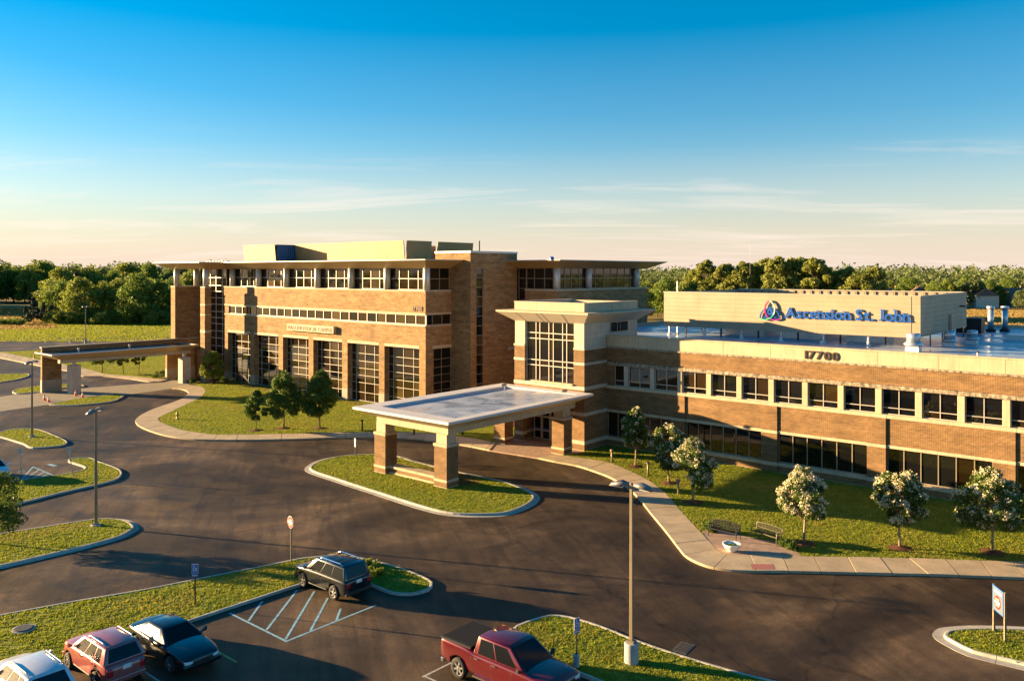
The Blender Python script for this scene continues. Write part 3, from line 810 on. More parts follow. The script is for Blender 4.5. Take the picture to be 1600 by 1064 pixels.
# ------------------------------------------------------------------ brown brick office building
OB = Bld('office_building', 'two storey brown brick office building numbered 17700 on the right', 'building', (-18, 80, 0))
FX0, FX1, FV = -43.3, 9.0, 65.2
ob = OB.box
core = ob('core_wall', 'black', FX0 + 0.3, FV + 0.62, 0, FX1, 111.0, 9.6)
ob('plinth', 'concrete', FX0, FV - 0.08, 0, FX1, FV + 0.6, 0.14)
ob('brick_wall', 'brick_brown', FX0, FV, 0.14, FX1, FV + 0.6, 0.62)
PE = [-35.0 + 8.4 * k for k in range(-1, 6)]        # right edges of the brick piers
PE[0] = FX0
ob('brick_wall', 'brick_brown', FX0, FV, 3.5, FX1, FV + 0.6, 5.5)
ob('brick_wall', 'brick_brown', FX0, FV, 8.0, FX1, FV + 0.6, 9.3)
for k in range(len(PE)):
    e = PE[k]
    if k > 0:
        ob('brick_pier', 'brick_brown', e - 1.36, FV - 0.13, 0.14, e, FV + 0.6, 0.62 - 0.002)
        ob('sill', 'limestone', e - 1.38, FV - 0.19, 0.62, e + 0.02, FV + 0.6, 0.91, bev=0.02)
        ob('brick_pier', 'brick_brown', e - 1.36, FV - 0.13, 0.912, e, FV + 0.6, 3.258)
        ob('lintel', 'limestone', e - 1.38, FV - 0.17, 3.26, e + 0.02, FV + 0.6, 3.5, bev=0.015)
        ob('brick_pier', 'brick_brown', e - 1.36, FV - 0.13, 3.502, e, FV - 0.002, 5.498)
    x0 = e; x1 = (PE[k + 1] - 1.36) if k + 1 < len(PE) else FX1
    if k > 0: x0 = e + 0.022
    if k + 1 < len(PE): x1 -= 0.022
    # window sills and lintels of the ground floor come in two lengths
    xm = (x0 + x1) / 2
    for a, c in ((x0, xm - 0.006), (xm + 0.006, x1)):
        ob('sill', 'limestone', a, FV - 0.07, 0.622, c, FV + 0.6, 0.908, bev=0.02)
        ob('lintel', 'limestone', a, FV - 0.05, 3.262, c, FV + 0.6, 3.498, bev=0.015)
    n = 6
    window(OB, 'y', FV + 0.24, x0, x1, 0.91, 3.26, [x0 + (x1 - x0) * i / n for i in range(1, n)], (), fm='bronze_frame', gm=('glass_dark', 'glass_dark', 'glass_dark', 'glass_bronze'), fw=0.07)
    ob('core_wall', 'black', x0, FV + 0.4, 0.91, x1, FV + 0.6, 3.26)
# first floor sill in lengths, pilasters between the windows
x = FX0
while x < FX1:
    ob('sill', 'limestone', x, FV - 0.15, 5.5, min(x + 4.19, FX1), FV + 0.6, 5.78, bev=0.02); x += 4.2
PX = [-41.15 + 2.8 * k for k in range(0, 19)]
for i, q in enumerate(PX):
    if q + 0.23 > FX1: break
    ob('pilaster', 'limestone_pale' if q < -36.5 else 'limestone', q - 0.225, FV - 0.03, 5.782, q + 0.225, FV + 0.6, 7.698, bev=0.015)
    x1 = q - 0.225; x0 = (PX[i - 1] + 0.225) if i else -42.5
    window(OB, 'y', FV + 0.22, x0, x1, 5.78, 7.7, [(x0 + x1) / 2] if i else [], [6.28], gm=('glass_dark', 'glass_dark', 'glass_bronze'), fw=0.06)
    ob('core_wall', 'black', x0, FV + 0.36, 5.78, x1, FV + 0.6, 7.7)
ob('brick_wall', 'brick_brown', FX0, FV, 5.78, -42.5, FV + 0.6, 7.7)
x = FX0
while x < FX1:
    ob('lintel', 'limestone_stained', x, FV - 0.14, 7.7, min(x + 4.19, FX1), FV + 0.6, 8.0, bev=0.02); x += 4.2
x = FX0
while x < FX1:
    ob('ledge', 'limestone_stained', x, FV - 0.10, 9.3, min(x + 2.79, FX1), FV + 0.6, 9.44, bev=0.015); x += 2.8
x = -39.78 - 4.2
while x < FX1:
    a, c = max(x, FX0), min(x + 4.18, FX1)
    ob('parapet_panel', 'limestone', a, FV - 0.02, 9.442, c, FV + 0.25, 10.44, bev=0.012); x += 4.2
x = FX0
while x < FX1:
    ob('coping', 'limestone', x, FV - 0.07, 10.442, min(x + 3.0, FX1), FV + 0.34, 10.56, bev=0.015); x += 3.01
ob('roof', 'membrane', -52.0, FV + 0.26, 9.62, FX1 + 5, 111.0, 9.9)
ob('parapet_panel', 'limestone', -52.2, 111.0, 9.0, FX1 + 5, 111.4, 10.25)
ob('parapet_panel', 'limestone', -52.3, 70.9, 9.0, -52.0, 111.0, 10.3)
ob('brick_wall', 'brick_brown', -52.2, 70.8, 0, -43.0, 111.2, 8.98)
# number 17700
letters(OB, OB.o, '17700', -24.35, FV - 0.06, 9.58, 0.66, 'number_brown', 0.04, 1.1, 0.02, width=2.75, name='numeral')

# entrance tower of the same building
TX0, TX1, TV0, TV1 = -51.65, -43.3, 61.5, 70.75
def tower_ring(name, mat, z0, z1, p=0.0, front=None, bev=0.0):
    """front course (two piers beside the glass) and side course of the tower between two heights"""
    if front is None: front = [(TX0, TX1)]
    for a, c in front:
        aa = a - (p if a == TX0 else 0); cc = c + (p if c == TX1 else 0)
        ob(name, mat, aa, TV0 - p, z0, cc, TV0 + 0.7, z1, bev=bev)
    ob(name, mat, TX1 - 0.7, TV0 + 0.702, z0, TX1 + p, TV1 if z0 > 9.3 else FV + 0.3, z1, bev=bev)
    ob(name, mat, TX0 - p, TV0 + 0.702, z0, TX0 + 0.7, TV1, z1, bev=bev)
FR = [(TX0, -50.35), (-44.5, TX1)]
FE = [(TX0, -50.6), (-45.2, TX1)]
tower_ring('tower_plinth', 'concrete', 0, 0.14, 0.06, FE)
tower_ring('tower_wall', 'brick_brown', 0.14, 0.64, 0, FE)
tower_ring('tower_band', 'limestone_pale', 0.64, 0.98, 0.05, FE, 0.02)
tower_ring('tower_wall', 'brick_brown', 0.98, 3.26, 0, FE)
tower_ring('tower_band', 'limestone_pale', 3.26, 3.58, 0.05, None, 0.02)
tower_ring('tower_wall', 'brick_brown', 3.58, 5.62)
tower_ring('tower_band', 'limestone_pale', 5.62, 5.96, 0.05, None, 0.02)
tower_ring('tower_wall', 'brick_brown', 5.96, 7.9, 0, FR)
tower_ring('tower_band', 'limestone_pale', 7.9, 8.16, 0.05, FR, 0.02)
tower_ring('tower_wall', 'brick_brown', 8.16, 9.3, 0, FR)
tower_ring('tower_band', 'limestone_pale', 9.3, 9.5, 0.06, FR, 0.02)
for z0, z1 in ((9.5, 10.25), (10.262, 10.75), (10.762, 11.75)):
    tower_ring('tower_panel', 'limestone_pale', z0, z1, -0.04, FR, 0.008)
ob('core_wall', 'black', TX0 + 0.71, TV0 + 0.75, 3.4, TX1 - 0.71, TV1 - 0.2, 11.7)
ob('tower_wall', 'limestone_pale', TX0 + 0.3, TV1 - 0.2, 9.0, TX1 - 0.05, TV1, 11.75)
window(OB, 'y', TV0 + 0.3, -50.33, -44.52, 5.97, 11.74, [-49.15, -48.68, -47.59, -47.06, -45.96, -45.48], [7.54, 8.05, 10.1, 10.65], fw=0.075, depth=0.1, gm=('glass_dark', 'glass_dark', 'glass_bronze'))
ob('sill', 'limestone', -49.4, TV0 - 0.2, 5.62 + 0.342, -44.52, TV0 + 0.2, 6.12, bev=0.02)
window(OB, 'x', TX1 + 0.01, 65.82, 68.9, 10.72, 11.72, [67.5, 67.0], (), fm='bronze_frame', fw=0.07)
tr = flared_roof(OB, 'tower_roof', TX0 + 0.02, TX1 - 0.02, TV0 + 0.02, TV1, 11.74, 12.62, 12.8, 1.3, 'soffit_pale', 'limestone', 'limestone')
for q in (-50.2, -48.0, -47.4, -45.2):    # joints of the soffit panels
    MB().hexa([(q - 0.012, TV0 - 0.004, 11.735), (q + 0.012, TV0 - 0.004, 11.735), (q + 0.012, TV0 + 0.05, 11.8), (q - 0.012, TV0 + 0.05, 11.8)],
              [(q - 0.012 + (q + 47.5) * 0.1, TV0 - 1.27, 12.602), (q + 0.012 + (q + 47.5) * 0.1, TV0 - 1.27, 12.602), (q + 0.012 + (q + 47.5) * 0.1, TV0 - 1.2, 12.66), (q - 0.012 + (q + 47.5) * 0.1, TV0 - 1.2, 12.66)]).build('soffit_joint', 'bronze_frame', tr, off=OB.off)
for a, c, q in ((TX0, -48.9, 0), (-48.89, -46.1, 1), (-46.09, TX1, 2)):
    ob('tower_parapet', 'limestone', a, TV0, 12.802, c, TV0 + 0.3, 13.55, tr, 0.01)
ob('tower_parapet', 'limestone', TX1 - 0.3, TV0 + 0.302, 12.802, TX1, 66.0, 13.55, tr, 0.01)
ob('tower_parapet', 'limestone', TX1 - 0.3, 66.01, 12.802, TX1, TV1, 13.55, tr, 0.01)
ob('tower_parapet', 'limestone', TX0, TV0 + 0.302, 12.802, TX0 + 0.3, TV1, 13.55, tr, 0.01)
ob('tower_parapet', 'limestone', TX0 + 0.302, TV1 - 0.3, 12.802, TX1 - 0.302, TV1, 13.55, tr, 0.01)
ob('coping', 'limestone_pale', TX0 - 0.04, TV0 - 0.04, 13.552, TX1 + 0.04, TV0 + 0.36, 13.64, tr)
ob('coping', 'limestone_pale', TX1 - 0.36, TV0 + 0.362, 13.552, TX1 + 0.04, TV1, 13.64, tr)
ob('coping', 'limestone_pale', TX0 - 0.04, TV0 + 0.362, 13.552, TX0 + 0.36, TV1, 13.64, tr)
ob('tower_deck', 'membrane', TX0 + 0.3, TV0 + 0.3, 12.803, TX1 - 0.3, TV1 - 0.3, 12.9, tr)
# glass entrance doors in the foot of the tower
DV = 63.2
ob('core_wall', 'black', -50.6, DV + 0.2, 0.1, -45.2, DV + 0.4, 3.4)
dx = [-50.55, -49.55, -48.5, -47.45, -46.4, -45.25]
for i in range(5):
    d = window(OB, 'y', DV, dx[i] + 0.01, dx[i + 1] - 0.01, 0.11, 2.35, (), [1.0], fm='aluminium', fw=0.11, depth=0.12)
    d.name = 'door' if 0 < i < 4 else 'side_light'
    ob('blue_strip', 'letter_blue', dx[i] + 0.13, DV - 0.02, 1.1, dx[i + 1] - 0.13, DV + 0.004, 1.24, d)
    window(OB, 'y', DV, dx[i] + 0.01, dx[i + 1] - 0.01, 2.36, 3.24, (), (), fm='aluminium', fw=0.09, depth=0.12)
ob('notice', 'sign_white', -48.2, DV - 0.05, 1.35, -47.95, DV - 0.04, 1.75)
ob('notice', 'sign_white', -47.15, DV - 0.05, 1.35, -46.75, DV - 0.04, 1.7)

# ------------------------------------------------------------------ entrance canopy
EC = Bld('entrance_canopy', 'flat roofed entrance canopy on four brick piers before the doors', 'canopy', (-47.5, 52, 0))
CX0, CX1, CV0, CV1 = -53.0, -42.1, 42.6, 61.2
BX0, BX1, BV0, BV1 = -51.7, -43.5, 44.0, 60.4
ro = EC.mb('roof', 'soffit_pale', MB().hexa([(BX0, BV0, 4.66), (BX1, BV0, 4.66), (BX1, BV1, 4.66), (BX0, BV1, 4.66)], [(CX0, CV0, 5.3), (CX1, CV0, 5.3), (CX1, CV1, 5.3), (CX0, CV1, 5.3)]))
# a broad flat rim round a sunken roof sheet
W = 1.6
EC.box('rim', 'roof_edge', CX0 - 0.02, CV0 - 0.02, 5.302, CX1 + 0.02, CV0 + W, 5.5, ro)
EC.box('rim', 'roof_edge', CX0 - 0.02, CV1 - W * 0.8, 5.302, CX1 + 0.02, CV1 + 0.02, 5.5, ro)
EC.box('rim', 'roof_edge', CX0 - 0.02, CV0 + W + 0.002, 5.302, CX0 + W, CV1 - W * 0.8 - 0.002, 5.5, ro)
EC.box('rim', 'roof_edge', CX1 - 0.9, CV0 + W + 0.002, 5.302, CX1 + 0.02, CV1 - W * 0.8 - 0.002, 5.5, ro)
mm = MB()
xa, xb, va, vb = CX0 + W + 0.002, CX1 - 0.902, CV0 + W + 0.004, CV1 - W * 0.8 - 0.004
mm.hexa([(xa, va, 5.301), (xb, va, 5.301), (xb, vb, 5.301), (xa, vb, 5.301)], [(xa, va, 5.31), (xb, va, 5.49), (xb, vb, 5.46), (xa, vb, 5.303)])
EC.mb('roof_sheet', 'membrane', mm, ro)
def beam(x0, v0, x1, v1, n, along):
    for i in range(n):
        a, c = i / n, (i + 1) / n
        if along == 'x': EC.box('beam_panel', 'limestone', x0 + (x1 - x0) * a + 0.006, v0, 4.2, x0 + (x1 - x0) * c - 0.006, v1, 4.66, bev=0.01)
        else: EC.box('beam_panel', 'limestone', x0, v0 + (v1 - v0) * a + 0.006, 4.2, x1, v0 + (v1 - v0) * c - 0.006, 4.66, bev=0.01)
beam(BX0 - 0.002, BV0 - 0.002, BX1 + 0.002, BV0 + 0.5, 3, 'x'); beam(BX0, BV1 - 0.5, BX1, BV1, 3, 'x')
beam(BX1 - 0.5, BV0 + 0.502, BX1 + 0.002, BV1 - 0.502, 5, 'y'); beam(BX0 - 0.002, BV0 + 0.502, BX0 + 0.5, BV1 - 0.502, 5, 'y')
for px_, pv in ((-52.05, 44.05), (-45.05, 44.05), (-52.05, 58.9), (-45.05, 58.9)):
    w, d = 1.35, 1.25
    p = EC.box('pier', 'brick_brown', px_, pv, 0.722, px_ + w, pv + d, 3.18)
    EC.box('base', 'limestone', px_ - 0.04, pv - 0.04, 0.05, px_ + w + 0.04, pv + d + 0.04, 0.15, p, 0.01)
    EC.box('brick_foot', 'brick_brown', px_, pv, 0.152, px_ + w, pv + d, 0.528, p)
    EC.box('band', 'limestone', px_ - 0.04, pv - 0.04, 0.53, px_ + w + 0.04, pv + d + 0.04, 0.72, p, 0.015)
    EC.box('collar', 'limestone', px_ - 0.06, pv - 0.06, 3.182, px_ + w + 0.06, pv + d + 0.06, 3.4, p, 0.02)
    EC.box('capital', 'limestone', px_ + 0.12, pv + 0.12, 3.402, px_ + w - 0.12, pv + d - 0.12, 4.2, p, 0.01)
lw = EC.box('low_wall', 'brick_brown', -50.69, 44.45, 0.252, -45.06, 45.2, 0.55)
EC.box('base', 'limestone', -50.69, 44.41, 0.08, -45.06, 45.24, 0.25, lw)
for i in range(5): EC.box('coping', 'limestone', -50.69 + 1.126 * i, 44.36, 0.552, -50.69 + 1.126 * (i + 1) - 0.012, 45.28, 0.74, lw, 0.015)
sheet([(-51, 45.3), (-45, 45.2), (-43.4, 45.4), (-43.0, 47.2), (-44.6, 48.1), (-48.5, 48.4), (-50.8, 47.4)], 0.112, 'planting_bed', 'mulch', label='brown mulch bed behind the low wall of the canopy')
def roof_spot(x, v, label):
    t = thing('roof_spotlight', label, 'spotlight', (x, v, 5.5), R(-70))
    MB().lathe([(0.09, 0), (0.09, 0.03), (0.03, 0.04), (0.03, 0.32)], n=10).build('stem', 'galvanised', t)
    MB().hexa([(-0.13, -0.2, 0.3), (0.13, -0.2, 0.3), (0.13, 0.16, 0.36), (-0.13, 0.16, 0.36)], [(-0.16, -0.24, 0.52), (0.16, -0.24, 0.52), (0.12, 0.12, 0.58), (-0.12, 0.12, 0.58)]).build('lamp_housing', 'pole_tan', t)
    MB().box(-0.14, -0.27, 0.33, 0.14, -0.245, 0.5).build('lens', 'light_lens', t)
roof_spot(-49.9, 58.0, 'small tan spotlight at the rear left of the canopy roof')
roof_spot(-43.3, 58.6, 'small tan spotlight at the rear right of the canopy roof')

# ------------------------------------------------------------------ rooftop sign screen
RS = Bld('rooftop_screen', 'long tan rooftop screen carrying blue Ascension St. John lettering', 'rooftop screen', (-31, 85, 9.9))
SX0, SX1, SV0, SV1, SZ0, SZ1 = -43.3, -18.45, 76.0, 93.9, 10.82, 14.38
n = 6
for i in range(n):
    a = SX0 + (SX1 - 0.75 - SX0) * i / n; c = SX0 + (SX1 - 0.75 - SX0) * (i + 1) / n
    RS.box('panel', 'screen_tan', a + (0.004 if i else 0), SV0, SZ0, c - 0.004, SV0 + 0.12, SZ1)
RS.box('corner_panel', 'screen_tan', SX1 - 0.72, SV0 - 0.005, SZ0, SX1, SV0 + 0.12, SZ1)
RS.box('corner_trim', 'bronze_frame', SX1 - 0.748, SV0 - 0.03, SZ0, SX1 - 0.722, SV0 + 0.05, SZ1)
for i in range(4):
    a = SV0 + 0.122 + (SV1 - SV0 - 0.122) * i / 4; c = SV0 + 0.122 + (SV1 - SV0 - 0.122) * (i + 1) / 4
    RS.box('side_panel', 'screen_tan', SX1 - 0.12, a, SZ0 + 0.1, SX1, c - 0.006, SZ1)
    RS.box('side_panel', 'screen_tan', SX0, a, SZ0, SX0 + 0.12, c - 0.006, SZ1)
RS.box('back_panel', 'screen_tan', SX0 + 0.122, SV1 - 0.12, SZ0, SX1 - 0.122, SV1, SZ1)
RS.box('top_trim', 'aluminium', SX0 - 0.03, SV0 - 0.05, SZ1 + 0.002, SX1 + 0.04, SV0 + 0.2, SZ1 + 0.07)
RS.box('top_trim', 'aluminium', SX1 - 0.16, SV0 + 0.202, SZ1 + 0.002, SX1 + 0.04, SV1, SZ1 + 0.07)
RS.box('top_trim', 'aluminium', SX0 + 0.1, SV1 - 0.25, SZ1 + 0.002, SX1 - 0.162, SV1, SZ1 + 0.09)
for i in range(7):
    x = SX0 + 0.4 + i * (SX1 - SX0 - 0.8) / 6
    p = MB().tube((x, SV0 + 0.5, 9.9), (x, SV0 + 0.5, SZ0 + 0.8), 0.11, n=12).build('post', 'galvanised', RS.o, off=RS.off)
    MB().lathe([(0.26, 9.9), (0.26, 9.98), (0.13, 10.02), (0.13, 10.25)], x, SV0 + 0.5, 14).build('post_boot', 'sign_white', p, off=RS.off)
    RS.box('brace', 'dark_metal', x - 0.04, SV0 + 0.62, SZ0 + 0.5, x + 0.04, SV0 + 2.2, SZ0 + 0.58)
    if i < 6: RS.box('rear_post', 'dark_metal', x + 0.9, SV0 + 2.2, 9.9, x + 1.04, SV0 + 2.34, SZ1 - 0.3)
for i in range(24):
    x = SX0 + 1.0 + i * (SX1 - SX0 - 2) / 23
    RS.box('stud', 'pole_tan', x - 0.05, SV1 - 0.3, SZ1 - 1.0, x + 0.05, SV1 - 0.2, SZ1 - 0.02)
for i in range(3):
    RS.box('cooling_unit', 'galvanised', SX0 + 5 + i * 6.2, SV0 + 4, 9.9, SX0 + 9.2 + i * 6.2, SV0 + 10, 13.2)
RS.box('girt', 'dark_metal', SX1 + 0.002, SV0 + 0.5, SZ0 + 0.12, SX1 + 0.06, SV0 + 9.4, SZ0 + 0.17)
dr = RS.box('door', 'dark_metal', SX1 + 0.001, SV0 + 10.2, SZ0 - 0.5, SX1 + 0.05, SV0 + 11.2, SZ0 + 1.6)
RS.box('handle', 'chrome', SX1 + 0.051, SV0 + 10.3, SZ0 + 0.45, SX1 + 0.09, SV0 + 10.45, SZ0 + 0.49, dr)
RS.box('wall_lamp', 'dark_metal', SX1 + 0.002, SV0 + 14.8, SZ0 + 2.2, SX1 + 0.5, SV0 + 15.2, SZ0 + 2.36)
for i in range(4): RS.box('leg', 'dark_metal', SX1 - 0.1, SV0 + 3.5 + i * 4.4, 9.9, SX1 - 0.02, SV0 + 3.62 + i * 4.4, SZ0 + 0.1)
letters(RS, RS.o, 'Ascension St. John', -30.25, SV0 - 0.12, 12.18, 1.02, 'letter_blue', 0.035, 0.85, 0.024, width=11.1, serif=True)
# three-lobed knot emblem with a letter A
em = RS.box('emblem_backing', 'bronze_frame', -31.72, SV0 - 0.12, 12.4, -31.68, SV0 - 0.002, 12.44)
ecx, ecz, er = -31.7, 12.62, 0.98
def strand(cang, t0, t1, mat, yy):
    cx = ecx + math.cos(R(cang)) * er / math.sqrt(3); cz = ecz + math.sin(R(cang)) * er / math.sqrt(3)
    m = MB(); N = 18
    for i in range(N):
        a0, a1 = R(t0 + (t1 - t0) * i / N), R(t0 + (t1 - t0) * (i + 1) / N)
        w0 = 0.05
        P = lambda a, r: (cx + math.cos(a) * r, cz + math.sin(a) * r)
        q = [P(a0, er - w0), P(a1, er - w0), P(a1, er + w0), P(a0, er + w0)]
        m.hexa([(u, yy, z) for u, z in q], [(u, yy - 0.14, z) for u, z in q])
    me = m.mesh('strand', mat); bm = bmesh.new(); bm.from_mesh(me); bmesh.ops.remove_doubles(bm, verts=bm.verts, dist=0.001); bm.to_mesh(me); bm.free()
    for v in me.vertices: v.co -= Vector(RS.off)
    link('strand', me, em)
yb = SV0 - 0.08
strand(-90, 0, 180, 'letter_blue', yb)
strand(30, 120, 210, 'strand_pink', yb - 0.02); strand(30, 210, 300, 'strand_purple', yb - 0.02)
strand(150, 60, -30, 'strand_green', yb - 0.04); strand(150, -30, -120, 'strand_teal', yb - 0.04)
letters(RS, em, 'A', -32.28, SV0 - 0.12, 12.12, 1.05, 'letter_blue', 0.06, 1, 0.02, width=1.25, serif=True)

# ------------------------------------------------------------------ roof plant
def exhaust_fan(x, v, s, label):
    t = thing('exhaust_fan', label, 'roof fan', (x, v, 9.9)); t.scale = (s, s, s)
    MB().box(-0.45, -0.45, 0, 0.45, 0.45, 0.35).build('base', 'sign_white', t)
    MB().lathe([(0.3, 0.35), (0.62, 0.42), (0.66, 0.55), (0.5, 0.66), (0.46, 0.7)], n=24).build('skirt', 'galvanised', t, True)
    MB().lathe([(0.47, 0.702), (0.47, 1.25), (0.4, 1.3)], n=24).build('housing', 'galvanised', t, True)
exhaust_fan(-18.4, 73.6, 1.15, 'large round exhaust fan by the corner of the rooftop screen')
exhaust_fan(-17.2, 80.6, 1.0, 'middle round exhaust fan on the blue-lit roof')
exhaust_fan(-16.2, 84.8, 0.95, 'farthest round exhaust fan beside the dark roof box')
for x, v, l in ((-17.9, 103.2, 'left of the two tall exhaust stacks on the roof'), (-16.7, 104.2, 'right of the two tall exhaust stacks on the roof')):
    t = thing('exhaust_stack', l, 'exhaust stack', (x, v, 9.9))
    MB().box(-0.45, -0.45, 0, 0.45, 0.45, 0.3).build('base', 'dark_metal', t)
    MB().tube((0, 0, 0.302), (0, 0, 2.5), 0.3, n=18).build('pipe', 'galvanised', t, True)
    MB().lathe([(0.38, 2.502), (0.42, 2.6), (0.42, 2.78), (0.36, 2.84)], n=18).build('cap', 'galvanised', t, True)
t = thing('roof_unit', 'dark square cooling box standing on the office roof', 'cooling unit', (-19.0, 98.5, 9.9))
MB().box(-1.2, -0.9, 0.1, 1.2, 0.9, 1.7).build('housing', 'dark_metal', t)
for k in range(5): MB().box(-1.1, -0.93, 0.35 + k * 0.25, 1.1, -0.902, 0.45 + k * 0.25).build('louvre', 'black', t)
MB().box(-1.25, -0.95, 0, 1.25, 0.95, 0.1).build('base', 'galvanised', t)
t = thing('roof_hatch', 'flat white roof hatch with a rail at the right', 'roof hatch', (-13.6, 92.6, 9.9))
MB().box(-1.1, -0.8, 0, 1.1, 0.8, 0.4).build('curb', 'sign_white', t)
MB().box(-1.15, -0.85, 0.402, 1.15, 0.85, 0.5).build('lid', 'galvanised', t)
for k in (0, 1): MB().path([(1.3 + 0.5 * k, -0.9, 0), (1.3 + 0.5 * k, -0.9, 1.1), (1.3 + 0.5 * k, 0.9, 1.1), (1.3 + 0.5 * k, 0.9, 0)], [0.04] * 4).build('rail', 'dark_metal', t)
for k, (x, v) in enumerate(((-40.5, 79), (-26, 73.4), (-13.0, 70.0), (-21.4, 108.0))):
    t = thing('vent_pipe', ('short vent pipe at the left of the office roof', 'short vent pipe under the rooftop screen', 'short vent pipe near the right parapet', 'short vent pipe at the far roof edge')[k], 'vent pipe', (x, v, 9.9))
    MB().lathe([(0.16, 0), (0.16, 0.05), (0.07, 0.08), (0.07, 0.5)], n=12).build('pipe', 'galvanised', t)
    MB().lathe([(0.12, 0.5), (0.12, 0.58), (0.04, 0.62)], n=12).build('cap', 'dark_metal', t)
t = thing('antenna_mast', 'thin antenna mast at the left end of the rooftop screen', 'antenna', (-42.8, 78.0, 9.9))
MB().tube((0, 0, 0), (0, 0, 5.6), 0.06, 0.05).build('mast', 'galvanised', t); MB().box(-0.15, -0.15, 0, 0.15, 0.15, 0.1).build('base', 'dark_metal', t)
t = thing('antenna_mast', 'very tall hair-thin antenna mast behind the rooftop screen', 'antenna', (-48.0, 108.0, 9.9))
MB().tube((0, 0, 0), (0, 0, 10.5), 0.022, 0.008).build('mast', 'lamp_head', t); MB().box(-0.2, -0.2, 0, 0.2, 0.2, 0.1).build('base', 'dark_metal', t)

# ------------------------------------------------------------------ tan brick medical building
MC = Bld('medical_building', 'three storey tan brick building with flared roof numbered 17900 on the left', 'building', (-90, 80, 0))
mc = MC.box
LV = 66.7
LX0, LX1 = -113.74, -69.64
GB = ('glass_bronze', 'glass_bronze', 'glass_dark', 'glass_blind')
mc('core_wall', 'black', LX0 + 0.9, LV + 1.0, 0, LX1 - 0.4, 95, 16.9)
# piers and tall bays
PR = [(-113.74, -112.66), (-106.6, -105.55), (-99.43, -98.37), (-92.4, -91.36), (-85.2, -84.1), (-77.96, -76.94), (-70.73, -69.64)]
for k, (a, c) in enumerate(PR):
    mc('stone_base', 'stone_base', a - 0.02, LV - 0.02, 0, c + 0.02, LV + 0.9, 1.5, bev=0.02)
    mc('brick_pier', 'brick_tan', a, LV, 1.502, c, LV + 0.9, 7.75)
for k in range(6):
    a, c = PR[k][1], PR[k + 1][0]
    mc('lintel', 'limestone', a - 0.0, LV - 0.015, 7.4, c, LV + 0.9, 7.75, bev=0.015)
    vs = [a + 0.92, a + 2.72, a + 4.52]
    window(MC, 'y', LV + 0.72, a, c, 0.06, 7.4, vs, [1.16, 2.38, 3.3, 4.22, 5.13, 6.1], gm=GB, fw=0.045, depth=0.08)
mc('brick_wall', 'brick_tan', LX0, LV, 7.752, LX1, LV + 0.9, 10.04)
x = LX0
while x < LX1 - 0.1:
    c = min(x + 3.67, LX1)
    mc('sill', 'limestone', x, LV - 0.05, 10.042, c - 0.008, LV + 0.9, 10.2, bev=0.015)
    mc('lintel', 'limestone', x, LV - 0.05, 11.45, c - 0.008, LV + 0.9, 11.64, bev=0.015)
    mc('cap_course', 'limestone', x, LV - 0.06, 14.152, c - 0.008, LV + 0.9, 14.32, bev=0.015)
    x += 3.675
mc('brick_wall', 'brick_tan', LX0, LV, 10.2, -112.4, LV + 0.9, 11.45)
nst = 24; s0, s1 = -112.4, LX1 + 0.02
window(MC, 'y', LV + 0.14, s0, s1, 10.2, 11.45, [s0 + (s1 - s0) * i / nst for i in range(1, nst)], (), gm=('glass_bronze', 'glass_dark', 'glass_bronze', 'glass_blind'), fw=0.09, depth=0.12)
mc('brick_wall', 'brick_tan', LX0, LV, 11.642, LX1, LV + 0.9, 14.15)
# top storey: glazing set back between metal clad columns
CXs = [-112.1, -105.1, -98.2, -91.0, -83.9, -76.95, -69.95]
for i, q in enumerate(CXs):
    MC.mb('column', 'metal_panel', MB().tube((q, LV + 0.45, 14.322), (q, LV + 0.45, 17.2), 0.42, n=20), smooth=True)
    if i < 6:
        a, c = q + 0.1, CXs[i + 1] - 0.1; w = c - a
        window(MC, 'y', LV + 0.85, a, c, 14.32, 17.0, [a + w * 0.26, a + w * 0.5, a + w * 0.75], [15.68], gm=GB, fw=0.08, depth=0.12)
# right return of the main block
mc('stone_base', 'stone_base', LX1 - 0.9, LV + 0.902, 0, LX1 + 0.02, 68.0, 1.5)
mc('brick_wall', 'brick_tan', LX1 - 0.9, LV + 0.902, 1.502, LX1, 68.0, 7.75)
mc('lintel', 'limestone', LX1 - 0.5, 67.8, 7.4, LX1 + 0.04, 71.0, 7.75)
window(MC, 'x', LX1 - 0.12, 68.0, 71.0, 0.3, 7.4, [69.4], [1.16, 2.38, 3.3, 4.22, 5.13, 6.1], fm='bronze_frame', fw=0.06, gm=('glass_dark',))
mc('brick_wall', 'brick_tan', LX1 - 0.9, LV + 0.902, 7.752, LX1, 71.0, 10.04)
mc('sill', 'limestone', LX1 - 0.9, LV + 0.9, 10.042, LX1 + 0.05, 71.0, 10.2)
window(MC, 'x', LX1 - 0.14, LV + 0.1, 71.0, 10.2, 11.45, [LV + 1.2, LV + 2.8], (), fm='bronze_frame', fw=0.07, gm=('glass_dark', 'glass_bronze'))
mc('lintel', 'limestone', LX1 - 0.9, LV + 0.9, 11.45, LX1 + 0.05, 71.0, 11.64)
mc('brick_wall', 'brick_tan', LX1 - 0.9, LV + 0.902, 11.642, LX1, 71.0, 14.15)
mc('cap_course', 'limestone', LX1 - 0.9, LV + 0.9, 14.152, LX1 + 0.05, 71.0, 14.32)
window(MC, 'x', LX1 - 0.35, LV + 0.85, 71.0, 14.32, 17.0, [69.3], [15.68], fm='bronze_frame', fw=0.08, gm=('glass_dark', 'glass_bronze'))
flared_roof(MC, 'roof', LX0, LX1, LV, 95, 16.95, 17.84, 17.95, 2.0)
